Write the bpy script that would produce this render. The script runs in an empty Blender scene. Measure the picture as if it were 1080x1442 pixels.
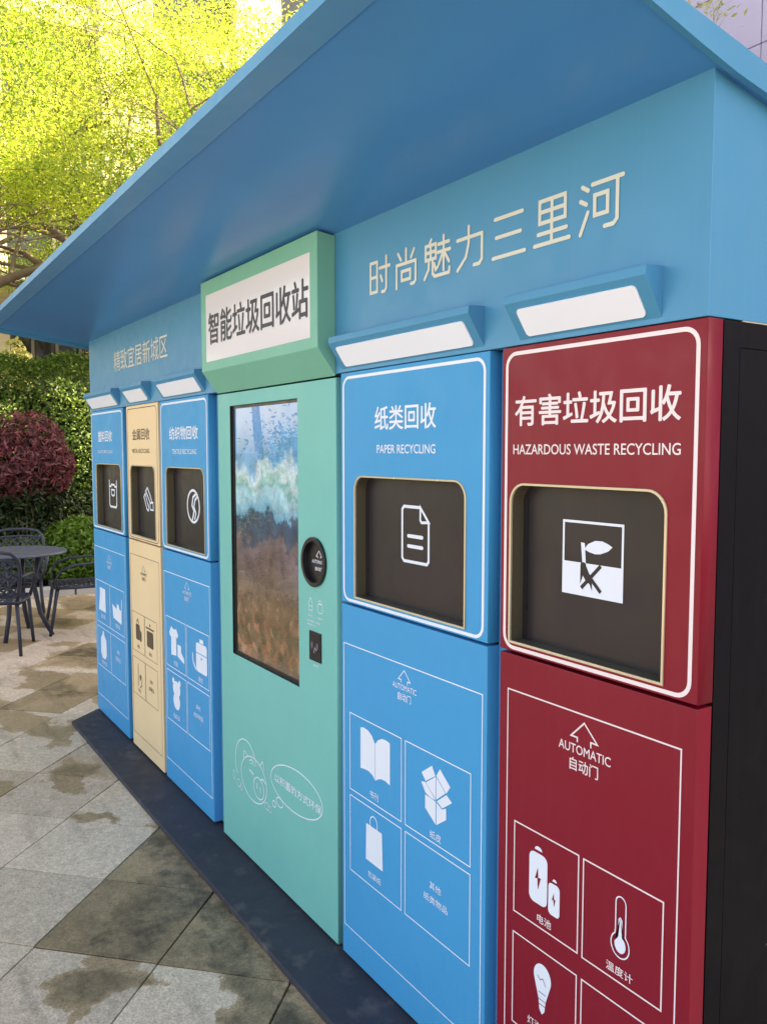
import bpy, bmesh, math, random
import numpy as np
from mathutils import Vector, Matrix
PI = math.pi
R = math.radians
random.seed(7)
rng = np.random.default_rng(11)
C = bpy.context.scene.collection
SC = bpy.context.scene

# ------------------------------------------------------------------ camera
cam = bpy.data.cameras.new('camera'); cam_o = bpy.data.objects.new('camera', cam); C.objects.link(cam_o)
cam.sensor_fit = 'VERTICAL'; cam.sensor_height = 24.0; cam.lens = 24.0 * 1170.4 / 1442.0
cam.clip_start = 0.05; cam.clip_end = 3000
az, pitch = R(33.112), R(4.188)
fwd = Vector((-math.cos(az) * math.cos(pitch), math.sin(az) * math.cos(pitch), -math.sin(pitch)))
cam_o.location = (0, -1.289, 1.6)
cam_o.rotation_euler = fwd.to_track_quat('-Z', 'Y').to_euler()
SC.camera = cam_o

# ------------------------------------------------------------------ light
SUN = Vector((0.35, 0.80, 0.78)).normalized()
el = math.asin(SUN.z)
w = bpy.data.worlds.new('World'); SC.world = w; w.use_nodes = True
nt = w.node_tree; nt.nodes.clear()
sky = nt.nodes.new('ShaderNodeTexSky'); sky.sky_type = 'NISHITA'; sky.sun_disc = False
sky.sun_elevation = el; sky.sun_rotation = math.atan2(SUN.x, SUN.y)
sky.air_density = 1.0; sky.dust_density = 1.4; sky.ozone_density = 1.0
bg = nt.nodes.new('ShaderNodeBackground'); bg.inputs[1].default_value = 0.13
wo = nt.nodes.new('ShaderNodeOutputWorld')
nt.links.new(sky.outputs[0], bg.inputs[0]); nt.links.new(bg.outputs[0], wo.inputs[0])
sl = bpy.data.lights.new('sun', 'SUN'); sl.energy = 4.5; sl.angle = R(0.53); sl.color = (1.0, 0.95, 0.86)
so = bpy.data.objects.new('sun', sl); C.objects.link(so); so.rotation_euler = SUN.to_track_quat('Z', 'Y').to_euler()
so.location = (0, 0, 30)
SC.view_settings.view_transform = 'Standard'; SC.view_settings.look = 'None'
SC.view_settings.exposure = 2.35; SC.view_settings.use_white_balance = True; SC.view_settings.white_balance_temperature = 10200; SC.view_settings.white_balance_tint = 16; SC.view_settings.gamma = 1.0; SC.view_settings.use_curve_mapping = False
SC.cycles.max_bounces = 10; SC.cycles.transmission_bounces = 6; SC.cycles.diffuse_bounces = 5

# ------------------------------------------------------------------ materials
def srgb(r, g, b):
    f = lambda c: (c / 12.92) if c <= 0.04045 else ((c + 0.055) / 1.055) ** 2.4
    return (f(r / 255), f(g / 255), f(b / 255), 1)
def new_mat(name):
    m = bpy.data.materials.new(name); m.use_nodes = True
    n = m.node_tree; b = n.nodes['Principled BSDF']
    return m, n, b
def N(n, t, **k):
    o = n.nodes.new(t)
    for a, v in k.items(): setattr(o, a, v)
    return o
def paint(name, col, rough=0.42, var=0.06, bump=0.02, scale=3.0, metallic=0.0, spec=0.32, grain=350, dirt=0.0, coat=0.0, streak=.045, rvar=1.0):
    """painted or coated surface: base colour with faint uneven tone, orange peel and dust"""
    m, n, b = new_mat(name); L = n.links.new
    geo = N(n, 'ShaderNodeNewGeometry')
    nz = N(n, 'ShaderNodeTexNoise'); nz.inputs['Scale'].default_value = scale; nz.inputs['Detail'].default_value = 5
    L(geo.outputs['Position'], nz.inputs['Vector'])
    mx = N(n, 'ShaderNodeMix', data_type='RGBA')
    c = Vector(col[:3])
    mx.inputs[6].default_value = (*(c * (1 - var)), 1); mx.inputs[7].default_value = (*(c * (1 + var)), 1)
    L(nz.outputs['Fac'], mx.inputs[0])
    out = mx.outputs[2]
    if var > 0:
        mp = N(n, 'ShaderNodeMapping'); mp.inputs['Scale'].default_value = (60, 60, 2.2); L(geo.outputs['Position'], mp.inputs['Vector'])
        st = N(n, 'ShaderNodeTexNoise'); st.inputs['Scale'].default_value = 1.0; st.inputs['Detail'].default_value = 6; st.inputs['Roughness'].default_value = .6; L(mp.outputs[0], st.inputs['Vector'])
        sr = N(n, 'ShaderNodeMapRange'); sr.inputs[1].default_value = .52; sr.inputs[2].default_value = .78; sr.inputs[4].default_value = streak; L(st.outputs['Fac'], sr.inputs[0])
        ms = N(n, 'ShaderNodeMix', data_type='RGBA'); ms.inputs[7].default_value = (.30, .30, .29, 1); L(sr.outputs[0], ms.inputs[0]); L(out, ms.inputs[6]); out = ms.outputs[2]
    if dirt > 0:
        nd = N(n, 'ShaderNodeTexNoise'); nd.inputs['Scale'].default_value = 9; nd.inputs['Detail'].default_value = 8; nd.inputs['Roughness'].default_value = .65
        L(geo.outputs['Position'], nd.inputs['Vector'])
        rp = N(n, 'ShaderNodeMapRange'); rp.inputs[1].default_value = .55; rp.inputs[2].default_value = .8; rp.inputs[4].default_value = dirt
        L(nd.outputs['Fac'], rp.inputs[0])
        m2 = N(n, 'ShaderNodeMix', data_type='RGBA'); m2.inputs[7].default_value = (.22, .2, .18, 1)
        L(rp.outputs[0], m2.inputs[0]); L(out, m2.inputs[6]); out = m2.outputs[2]
    L(out, b.inputs['Base Color'])
    rr = N(n, 'ShaderNodeMapRange'); rr.inputs[1].default_value = .3; rr.inputs[2].default_value = .7; rr.inputs[3].default_value = rough - .06 * rvar; rr.inputs[4].default_value = rough + .09 * rvar
    sm = N(n, 'ShaderNodeTexNoise'); sm.inputs['Scale'].default_value = 7; sm.inputs['Detail'].default_value = 6; sm.inputs['Distortion'].default_value = 1.5; L(geo.outputs['Position'], sm.inputs['Vector'])
    L(sm.outputs['Fac'], rr.inputs[0]); L(rr.outputs[0], b.inputs['Roughness'])
    b.inputs['Metallic'].default_value = metallic; b.inputs['Specular IOR Level'].default_value = spec
    b.inputs['Coat Weight'].default_value = coat; b.inputs['Coat Roughness'].default_value = .08
    if bump > 0:
        n2 = N(n, 'ShaderNodeTexNoise'); n2.inputs['Scale'].default_value = grain; n2.inputs['Detail'].default_value = 2
        L(geo.outputs['Position'], n2.inputs['Vector'])
        bp = N(n, 'ShaderNodeBump'); bp.inputs['Strength'].default_value = bump * 5; bp.inputs['Distance'].default_value = .0008
        L(n2.outputs['Fac'], bp.inputs['Height'])
        n3 = N(n, 'ShaderNodeTexNoise'); n3.inputs['Scale'].default_value = 3.2; n3.inputs['Detail'].default_value = 1; L(geo.outputs['Position'], n3.inputs['Vector'])
        b3 = N(n, 'ShaderNodeBump'); b3.inputs['Strength'].default_value = .5; b3.inputs['Distance'].default_value = .012
        L(n3.outputs['Fac'], b3.inputs['Height']); L(bp.outputs[0], b3.inputs['Normal']); L(b3.outputs[0], b.inputs['Normal'])
    return m
def flat(name, col, rough=.5, emit=0.0, spec=.5):
    m, n, b = new_mat(name); b.inputs['Base Color'].default_value = col; b.inputs['Roughness'].default_value = rough
    b.inputs['Specular IOR Level'].default_value = spec
    if emit: b.inputs['Emission Color'].default_value = col; b.inputs['Emission Strength'].default_value = emit
    return m

M = {}
M['blue'] = paint('blue_powder_coat', (0.001, 0.275, 0.60, 1), .42, spec=.2)
M['red'] = paint('red_powder_coat', (0.200, 0.004, 0.020, 1), .42, streak=.015, spec=.26)
M['teal'] = paint('teal_powder_coat', (0.095, 0.43, 0.44, 1), .42)
M['teal2'] = paint('green_powder_coat', (0.11, 0.41, 0.35, 1), .42)
M['beige'] = paint('beige_powder_coat', (0.71, 0.555, 0.37, 1), .42)
M['fascia'] = paint('steel_blue_paint', (0.026, 0.235, 0.45, 1), .38, spec=.28)
M['soffit'] = paint('soffit_blue_paint', (0.026, 0.235, 0.57, 1), .25, bump=0, spec=.5, streak=.0, rvar=.12)
M['flange'] = paint('pale_blue_edge_paint', (0.062, 0.29, 0.55, 1), .34, bump=0)
M['black'] = paint('black_sheet_steel', (0.0016, 0.002, 0.0045, 1), .5, dirt=.012, spec=.12, streak=.01)
M['plinth'] = paint('slate_grey_painted_steel', (0.034, 0.040, 0.058, 1), .62, var=.25, dirt=.45, spec=.25, scale=5)
M['shutter'] = paint('dark_brown_grey_sheet', (0.016, 0.0145, 0.021, 1), .36, spec=.28, var=.08, bump=.02, streak=.01)
M['reveal'] = paint('olive_grey_metal', (0.11, 0.10, 0.075, 1), .35, metallic=.4)
M['trim'] = paint('pale_cream_metal_trim', (0.52, 0.47, 0.36, 1), .25, bump=0, metallic=.35, var=.02, streak=0, rvar=.3)
M['white'] = flat('white_print', (0.60, 0.70, 0.88, 1), .45)
M['warm_white'] = flat('warm_white_print', (0.68, 0.63, 0.72, 1), .45)
M['cream'] = flat('cream_letter_acrylic', (0.53, 0.57, 0.54, 1), .4)
M['brown'] = flat('dark_brown_print', (0.07, 0.045, 0.03, 1), .5)
M['navy_ink'] = flat('dark_navy_print', (0.016, 0.018, 0.04, 1), .45)
M['ink_blue'] = flat('grey_blue_print', (0.30, 0.36, 0.45, 1), .5)
M['signwhite'] = paint('white_sign_acrylic', (0.62, 0.66, 0.76, 1), .10, bump=0, var=.02, streak=0, rvar=.2)
M['blackplastic'] = paint('black_plastic', (0.012, 0.013, 0.018, 1), .3)
M['diffuser'] = flat('opal_lamp_diffuser', (0.60, 0.70, 0.88, 1), .35, emit=.025)
M['alu'] = paint('dark_cast_aluminium', (0.030, 0.038, 0.062, 1), .40, metallic=.1, bump=.03)
M['alu_top'] = paint('lighter_grey_aluminium', (0.085, 0.105, 0.15, 1), .38, metallic=.1, bump=.03)  # lighter grey for the tabletop
M['stone_light'] = paint('pale_granite', (0.42, 0.40, 0.38, 1), .7, var=.2, bump=.2, grain=90)
M['bark'] = paint('grey_brown_bark', (0.16, 0.13, 0.10, 1), .85, var=.4, bump=.4, grain=60, scale=12)
M['soil'] = paint('dark_soil', (0.035, 0.027, 0.018, 1), .95, var=.5, bump=.5, grain=30, scale=8)
M['frame'] = paint('window_frame_grey', (0.16, 0.16, 0.17, 1), .5)
M['wall_beige'] = paint('beige_stone_cladding', (0.56, 0.50, 0.44, 1), .75, var=.12, bump=.1, grain=40, scale=.8)
M['wall_lilac'] = paint('lilac_grey_stone_cladding', (0.46, 0.43, 0.66, 1), .7, var=.12, bump=.1, grain=40, scale=.7)
M['joint'] = paint('dark_mortar', (0.022, 0.018, 0.014, 1), .9)
m, n, b = new_mat('window_glass'); b.inputs['Base Color'].default_value = (.02, .025, .03, 1); b.inputs['Roughness'].default_value = .05; b.inputs['IOR'].default_value = 1.6; M['glass'] = m
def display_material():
    # glass display: reflections of sky, planting and paving painted in as emission
    m, n, b = new_mat('display_painted_reflections'); L = n.links.new
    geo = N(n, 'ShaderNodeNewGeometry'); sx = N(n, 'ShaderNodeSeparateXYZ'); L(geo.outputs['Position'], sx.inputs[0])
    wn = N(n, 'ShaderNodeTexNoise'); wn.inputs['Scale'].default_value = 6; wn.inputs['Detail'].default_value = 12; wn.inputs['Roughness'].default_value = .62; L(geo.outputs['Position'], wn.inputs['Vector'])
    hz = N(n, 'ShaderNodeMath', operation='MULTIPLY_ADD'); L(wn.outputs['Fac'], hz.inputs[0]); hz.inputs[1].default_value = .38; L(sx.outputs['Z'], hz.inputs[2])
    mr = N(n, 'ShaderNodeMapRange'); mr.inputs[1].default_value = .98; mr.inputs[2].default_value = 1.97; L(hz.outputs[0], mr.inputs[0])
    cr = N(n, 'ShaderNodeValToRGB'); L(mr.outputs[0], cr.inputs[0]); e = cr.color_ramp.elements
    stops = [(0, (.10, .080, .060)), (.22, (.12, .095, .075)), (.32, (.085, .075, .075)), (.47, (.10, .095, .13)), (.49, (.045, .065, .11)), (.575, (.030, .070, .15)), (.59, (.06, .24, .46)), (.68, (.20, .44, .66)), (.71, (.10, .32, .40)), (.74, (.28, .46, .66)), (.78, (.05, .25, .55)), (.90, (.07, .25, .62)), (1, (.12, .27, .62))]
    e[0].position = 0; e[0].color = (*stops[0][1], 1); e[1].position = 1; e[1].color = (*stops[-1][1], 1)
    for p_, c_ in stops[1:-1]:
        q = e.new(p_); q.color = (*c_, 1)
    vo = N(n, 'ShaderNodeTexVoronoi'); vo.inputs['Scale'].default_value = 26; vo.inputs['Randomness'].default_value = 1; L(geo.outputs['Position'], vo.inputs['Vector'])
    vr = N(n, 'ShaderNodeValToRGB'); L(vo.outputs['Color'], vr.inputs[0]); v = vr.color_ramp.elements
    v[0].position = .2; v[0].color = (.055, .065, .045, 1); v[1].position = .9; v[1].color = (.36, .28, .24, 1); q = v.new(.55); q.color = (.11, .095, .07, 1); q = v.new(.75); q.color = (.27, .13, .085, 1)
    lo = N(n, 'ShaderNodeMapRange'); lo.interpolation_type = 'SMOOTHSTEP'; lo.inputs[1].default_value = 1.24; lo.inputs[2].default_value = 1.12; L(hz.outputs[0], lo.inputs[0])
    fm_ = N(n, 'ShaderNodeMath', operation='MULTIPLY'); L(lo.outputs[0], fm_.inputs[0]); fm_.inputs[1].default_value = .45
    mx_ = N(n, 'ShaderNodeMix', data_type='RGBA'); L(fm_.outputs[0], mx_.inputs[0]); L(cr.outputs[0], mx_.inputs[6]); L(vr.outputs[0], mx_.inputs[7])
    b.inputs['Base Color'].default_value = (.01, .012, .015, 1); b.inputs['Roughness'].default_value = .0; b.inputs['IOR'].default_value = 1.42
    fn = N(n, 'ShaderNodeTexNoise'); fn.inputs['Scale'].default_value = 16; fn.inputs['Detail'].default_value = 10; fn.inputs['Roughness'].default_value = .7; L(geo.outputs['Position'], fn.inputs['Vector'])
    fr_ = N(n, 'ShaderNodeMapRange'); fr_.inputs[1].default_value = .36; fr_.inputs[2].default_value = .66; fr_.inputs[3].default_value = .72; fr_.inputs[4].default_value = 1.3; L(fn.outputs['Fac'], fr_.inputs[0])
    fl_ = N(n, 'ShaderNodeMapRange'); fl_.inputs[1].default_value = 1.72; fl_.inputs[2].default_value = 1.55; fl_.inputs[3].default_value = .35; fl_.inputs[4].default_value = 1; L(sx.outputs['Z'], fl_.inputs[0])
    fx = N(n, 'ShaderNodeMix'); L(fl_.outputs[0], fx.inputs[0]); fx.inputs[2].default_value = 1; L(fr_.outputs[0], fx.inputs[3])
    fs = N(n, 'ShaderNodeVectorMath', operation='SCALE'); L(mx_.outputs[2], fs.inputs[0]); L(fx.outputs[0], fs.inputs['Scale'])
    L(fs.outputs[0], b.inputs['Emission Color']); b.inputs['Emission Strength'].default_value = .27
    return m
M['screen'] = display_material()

def leaf_mat(name, c0, c1, trans=.5, rough=.45, tcol=None):
    m, n, b = new_mat(name); L = n.links.new
    at = N(n, 'ShaderNodeAttribute', attribute_name='tone')
    rp = N(n, 'ShaderNodeMix', data_type='RGBA'); rp.inputs[6].default_value = c0; rp.inputs[7].default_value = c1
    L(at.outputs['Fac'], rp.inputs[0]); L(rp.outputs[2], b.inputs['Base Color'])
    b.inputs['Roughness'].default_value = rough; b.inputs['Specular IOR Level'].default_value = .35
    tr = N(n, 'ShaderNodeBsdfTranslucent')
    if tcol: tr.inputs[0].default_value = tcol
    else: L(rp.outputs[2], tr.inputs[0])
    mx = N(n, 'ShaderNodeMixShader'); mx.inputs[0].default_value = trans
    o = n.nodes['Material Output']
    L(b.outputs[0], mx.inputs[1]); L(tr.outputs[0], mx.inputs[2]); L(mx.outputs[0], o.inputs[0])
    return m
M['leaf_yellow'] = leaf_mat('yellow_green_spring_leaf', (.11, .25, .022, 1), (.62, .70, .12, 1), .6)
M['leaf_hedge'] = leaf_mat('glossy_hedge_leaf', (.022, .070, .014, 1), (.15, .26, .045, 1), .25, .55)
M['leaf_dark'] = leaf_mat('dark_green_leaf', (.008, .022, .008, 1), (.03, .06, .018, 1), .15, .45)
M['leaf_bright'] = leaf_mat('fresh_green_leaf', (.06, .14, .02, 1), (.16, .30, .04, 1), .4, .45)
M['leaf_red'] = leaf_mat('purple_red_leaf', (.030, .008, .014, 1), (.32, .085, .11, 1), .3, .42)
M['leaf_pale'] = leaf_mat('painted_sunlit_leaf', (.45, .46, .18, 1), (.7, .68, .35, 1), .5, .5)  # pale tone stands in for strong sun on the leaves
M['leaf_brown'] = leaf_mat('russet_leaf', (.14, .075, .035, 1), (.45, .27, .16, 1), .3, .5)

def tile_material():
    m, n, b = new_mat('stained_granite_tile'); L = n.links.new
    geo = N(n, 'ShaderNodeNewGeometry'); pos = geo.outputs['Position']
    # warp
    wz = N(n, 'ShaderNodeTexNoise'); wz.inputs['Scale'].default_value = 3.2; wz.inputs['Detail'].default_value = 7; wz.inputs['Roughness'].default_value = .6
    L(pos, wz.inputs['Vector'])
    sb = N(n, 'ShaderNodeVectorMath', operation='SUBTRACT'); L(wz.outputs['Color'], sb.inputs[0]); sb.inputs[1].default_value = (.5, .5, .5)
    sc_ = N(n, 'ShaderNodeVectorMath', operation='SCALE'); L(sb.outputs[0], sc_.inputs[0]); sc_.inputs['Scale'].default_value = .55
    ad = N(n, 'ShaderNodeVectorMath', operation='ADD'); L(pos, ad.inputs[0]); L(sc_.outputs[0], ad.inputs[1])
    wp = ad.outputs[0]
    def blob(x, y, rx, ry, rot=0, wt=1.0):
        mp = N(n, 'ShaderNodeMapping'); mp.vector_type = 'TEXTURE'
        mp.inputs['Location'].default_value = (x, y, -.03); mp.inputs['Rotation'].default_value = (0, 0, R(rot)); mp.inputs['Scale'].default_value = (rx, ry, 100)
        L(wp, mp.inputs['Vector'])
        ln = N(n, 'ShaderNodeVectorMath', operation='LENGTH'); L(mp.outputs[0], ln.inputs[0])
        r_ = N(n, 'ShaderNodeMapRange'); r_.interpolation_type = 'SMOOTHSTEP'; r_.inputs[1].default_value = .55; r_.inputs[2].default_value = 1.04; r_.inputs[3].default_value = wt; r_.inputs[4].default_value = 0
        L(ln.outputs['Value'], r_.inputs[0]); return r_.outputs[0]
    def mx(a, c, op='MAXIMUM'):
        q = N(n, 'ShaderNodeMath', operation=op); L(a, q.inputs[0]); L(c, q.inputs[1]); q.use_clamp = True; return q.outputs[0]
    wet = blob(-2.80, -.44, .46, .17, -42, .6)
    for a in [(-2.50, -.68, .17, .24, -20), (-2.45, -.25, .80, .10, 0), (-1.98, -.34, .26, .14, 0), (-3.15, -.24, .35, .08, 0, .6), (-3.75, -.36, .16, .05, 30, .5), (-4.25, -.36, .30, .13, 0, .7), (-4.4, -.74, .32, .13, 20, .6),
              (-5.35, -.42, .75, .16, 10, .55), (-6.15, -.12, .60, .14, 15, .6), (-6.7, .35, .5, .3, 0, .6), (-5.6, .3, .5, .3, 0, .6), (-8.4, .3, .55, .3, 20, .6), (-9.2, .9, .7, .35, 0, .7), (-6.0, -1.9, 1.5, .5, 0), (-8.6, -.3, .45, .12, 0, .5)]:
        wet = mx(wet, blob(*a))
    nz = N(n, 'ShaderNodeTexNoise'); nz.inputs['Scale'].default_value = 1.1; nz.inputs['Detail'].default_value = 8; L(pos, nz.inputs['Vector'])
    r1 = N(n, 'ShaderNodeMapRange'); r1.inputs[1].default_value = .58; r1.inputs[2].default_value = .66; r1.inputs[4].default_value = .7; L(nz.outputs['Fac'], r1.inputs[0])
    wet = mx(wet, r1.outputs[0])
    md0 = N(n, 'ShaderNodeTexNoise'); md0.inputs['Scale'].default_value = 3.5; md0.inputs['Detail'].default_value = 8; md0.inputs['Roughness'].default_value = .65; L(pos, md0.inputs['Vector'])
    oi0 = N(n, 'ShaderNodeObjectInfo'); oj = N(n, 'ShaderNodeMapRange'); oj.inputs[3].default_value = -.34; oj.inputs[4].default_value = .30; L(oi0.outputs['Random'], oj.inputs[0])
    wide = N(n, 'ShaderNodeMapRange'); wide.inputs[1].default_value = .42; wide.inputs[2].default_value = .58; wide.inputs[3].default_value = .25; wide.inputs[4].default_value = 1; L(nz.outputs['Fac'], wide.inputs[0])
    oq = N(n, 'ShaderNodeMath', operation='MULTIPLY'); L(oj.outputs[0], oq.inputs[0]); L(wide.outputs[0], oq.inputs[1])
    wet = mx(wet, oq.outputs[0], 'ADD')
    da = N(n, 'ShaderNodeAttribute', attribute_type='OBJECT', attribute_name='damp')
    dn = N(n, 'ShaderNodeMapRange'); dn.inputs[1].default_value = .30; dn.inputs[2].default_value = .52; dn.inputs[3].default_value = .35; dn.inputs[4].default_value = 1; L(md0.outputs['Fac'], dn.inputs[0])
    dq = N(n, 'ShaderNodeMath', operation='MULTIPLY'); L(da.outputs['Fac'], dq.inputs[0]); L(dn.outputs[0], dq.inputs[1])
    wet = mx(wet, dq.outputs[0], 'ADD')
    for a in [(-2.28, -.54, .24, .13, 32), (-2.05, -.62, .2, .2, 0), (-2.74, -.98, .24, .17, 0)]:
        wet = mx(wet, blob(*a), 'SUBTRACT')
    # speckle
    sp = N(n, 'ShaderNodeTexNoise'); sp.inputs['Scale'].default_value = 150; sp.inputs['Detail'].default_value = 3; sp.inputs['Roughness'].default_value = .8; L(pos, sp.inputs['Vector'])
    md = N(n, 'ShaderNodeTexNoise'); md.inputs['Scale'].default_value = 14; md.inputs['Detail'].default_value = 8; md.inputs['Roughness'].default_value = .7; L(pos, md.inputs['Vector'])
    dry = N(n, 'ShaderNodeMix', data_type='RGBA'); dry.inputs[6].default_value = (.42, .325, .25, 1); dry.inputs[7].default_value = (.68, .545, .43, 1); L(md.outputs['Fac'], dry.inputs[0])
    wc = N(n, 'ShaderNodeMix', data_type='RGBA'); wc.inputs[6].default_value = (.085, .062, .038, 1); wc.inputs[7].default_value = (.25, .18, .11, 1)
    wr = N(n, 'ShaderNodeMapRange'); wr.inputs[1].default_value = .40; wr.inputs[2].default_value = .62; L(md.outputs['Fac'], wr.inputs[0])
    L(wr.outputs[0], wc.inputs[0])
    m1 = N(n, 'ShaderNodeMapRange'); m1.interpolation_type = 'SMOOTHSTEP'; m1.inputs[1].default_value = .06; m1.inputs[2].default_value = .24; L(wet, m1.inputs[0])
    m2 = N(n, 'ShaderNodeMapRange'); m2.inputs[1].default_value = .35; m2.inputs[2].default_value = 1.0; L(wet, m2.inputs[0])
    c1 = N(n, 'ShaderNodeMix', data_type='RGBA'); L(m2.outputs[0], c1.inputs[0]); c1.inputs[6].default_value = (.36, .25, .15, 1); L(wc.outputs[2], c1.inputs[7])
    cm = N(n, 'ShaderNodeMix', data_type='RGBA'); L(m1.outputs[0], cm.inputs[0]); L(dry.outputs[2], cm.inputs[6]); L(c1.outputs[2], cm.inputs[7])
    spr = N(n, 'ShaderNodeMapRange'); spr.inputs[1].default_value = .3; spr.inputs[2].default_value = .7; spr.inputs[3].default_value = .60; spr.inputs[4].default_value = 1.36; L(sp.outputs['Fac'], spr.inputs[0])
    oi = N(n, 'ShaderNodeObjectInfo'); orr = N(n, 'ShaderNodeMapRange'); orr.inputs[3].default_value = .90; orr.inputs[4].default_value = 1.14; L(oi.outputs['Random'], orr.inputs[0])
    mo = N(n, 'ShaderNodeTexNoise'); mo.inputs['Scale'].default_value = 48; mo.inputs['Detail'].default_value = 4; mo.inputs['Roughness'].default_value = .7; L(pos, mo.inputs['Vector'])
    mor = N(n, 'ShaderNodeMapRange'); mor.inputs[1].default_value = .35; mor.inputs[2].default_value = .65; mor.inputs[3].default_value = .84; mor.inputs[4].default_value = 1.14; L(mo.outputs['Fac'], mor.inputs[0])
    sml = N(n, 'ShaderNodeMapping'); sml.inputs['Rotation'].default_value = (0, 0, R(-28)); sml.inputs['Scale'].default_value = (1.2, 6.5, 1); L(pos, sml.inputs['Vector'])
    smn = N(n, 'ShaderNodeTexNoise'); smn.inputs['Scale'].default_value = 1.6; smn.inputs['Detail'].default_value = 6; L(sml.outputs[0], smn.inputs['Vector'])
    smr = N(n, 'ShaderNodeMapRange'); smr.inputs[1].default_value = .56; smr.inputs[2].default_value = .72; smr.inputs[3].default_value = 1.0; smr.inputs[4].default_value = .72; L(smn.outputs['Fac'], smr.inputs[0])
    m0 = N(n, 'ShaderNodeMath', operation='MULTIPLY'); L(spr.outputs[0], m0.inputs[0]); L(mor.outputs[0], m0.inputs[1])
    m00 = N(n, 'ShaderNodeMath', operation='MULTIPLY'); L(m0.outputs[0], m00.inputs[0]); L(smr.outputs[0], m00.inputs[1])
    mm = N(n, 'ShaderNodeMath', operation='MULTIPLY'); L(m00.outputs[0], mm.inputs[0]); L(orr.outputs[0], mm.inputs[1])
    fin = N(n, 'ShaderNodeVectorMath', operation='SCALE'); L(cm.outputs[2], fin.inputs[0]); L(mm.outputs[0], fin.inputs['Scale'])
    L(fin.outputs[0], b.inputs['Base Color'])
    rg = N(n, 'ShaderNodeMapRange'); rg.inputs[3].default_value = .72; rg.inputs[4].default_value = .5; L(wet, rg.inputs[0]); L(rg.outputs[0], b.inputs['Roughness'])
    bp = N(n, 'ShaderNodeBump'); bp.inputs['Strength'].default_value = .35; bp.inputs['Distance'].default_value = .002; L(sp.outputs['Fac'], bp.inputs['Height']); L(bp.outputs[0], b.inputs['Normal'])
    return m
M['tile'] = tile_material()

# ------------------------------------------------------------------ mesh helpers
class MB:
    def __init__(s): s.v = []; s.f = []
    def poly(s, pts):
        i = len(s.v); s.v += [tuple(p) for p in pts]; s.f.append(tuple(range(i, i + len(pts)))); return s
    def box(s, x0, x1, y0, y1, z0, z1):
        i = len(s.v)
        s.v += [(x0, y0, z0), (x1, y0, z0), (x1, y1, z0), (x0, y1, z0), (x0, y0, z1), (x1, y0, z1), (x1, y1, z1), (x0, y1, z1)]
        s.f += [tuple(i + k for k in q) for q in [(0, 3, 2, 1), (4, 5, 6, 7), (0, 1, 5, 4), (1, 2, 6, 5), (2, 3, 7, 6), (3, 0, 4, 7)]]; return s
    def hexa(s, p):   # eight corners, bottom ring then top ring
        i = len(s.v); s.v += [tuple(q) for q in p]
        s.f += [tuple(i + k for k in q) for q in [(0, 3, 2, 1), (4, 5, 6, 7), (0, 1, 5, 4), (1, 2, 6, 5), (2, 3, 7, 6), (3, 0, 4, 7)]]; return s
    def tube(s, pts, r, n=8, cap=True, closed=False, flat_=1.0):
        pts = [Vector(p) for p in pts]; k = len(pts); base = len(s.v)
        rr = r if isinstance(r, (list, tuple)) else [r] * k
        up = Vector((0, 0, 1)); prev = None
        for i, p in enumerate(pts):
            if closed: t = (pts[(i + 1) % k] - pts[i - 1])
            else: t = (pts[min(i + 1, k - 1)] - pts[max(i - 1, 0)])
            t.normalize()
            if prev is None: a = t.cross(up) if abs(t.z) < .95 else t.cross(Vector((1, 0, 0)))
            else: a = prev - t * prev.dot(t)
            a.normalize(); prev = a; bb = t.cross(a)
            for j in range(n):
                q = 2 * PI * j / n; s.v.append(tuple(p + (a * math.cos(q) + bb * math.sin(q) * flat_) * rr[i]))
        m_ = k if closed else k - 1
        for i in range(m_):
            for j in range(n):
                a0 = base + i * n + j; a1 = base + i * n + (j + 1) % n; b0 = base + ((i + 1) % k) * n + j; b1 = base + ((i + 1) % k) * n + (j + 1) % n
                s.f.append((a0, a1, b1, b0))
        if cap and not closed:
            s.f.append(tuple(base + j for j in range(n))[::-1]); s.f.append(tuple(base + (k - 1) * n + j for j in range(n)))
        return s
    def build(s, name, mat, parent=None, smooth=False, bevel=0, loc=None):
        me = bpy.data.meshes.new(name); me.from_pydata(s.v, [], s.f); me.validate()
        if bevel:
            bm = bmesh.new(); bm.from_mesh(me)
            bmesh.ops.remove_doubles(bm, verts=bm.verts, dist=1e-6)
            bmesh.ops.bevel(bm, geom=[e for e in bm.edges if len(e.link_faces) == 2 and e.calc_face_angle(0) > .3], offset=bevel, segments=2, affect='EDGES', profile=.6)
            bm.to_mesh(me); bm.free()
        me.materials.append(mat)
        if smooth: me.shade_smooth()
        return link(name, me, parent)
def link(name, me, parent=None):
    o = bpy.data.objects.new(name, me); C.objects.link(o)
    if parent: o.parent = parent
    return o
def tag(o, label=None, cat=None, group=None, kind=None):
    if label: o['label'] = label
    if cat: o['category'] = cat
    if group: o['group'] = group
    if kind: o['kind'] = kind
    return o
def thing(name, label, cat, loc=(0, 0, 0), rz=0, group=None):
    o = bpy.data.objects.new(name, None); C.objects.link(o); o.location = loc; o.rotation_euler = (0, 0, rz); o.empty_display_size = .2
    return tag(o, label, cat, group)
def copy_tree(o, parent=None):
    c = o.copy(); C.objects.link(c)
    if parent: c.parent = parent
    for ch in list(o.children): copy_tree(ch, c)
    return c

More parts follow.
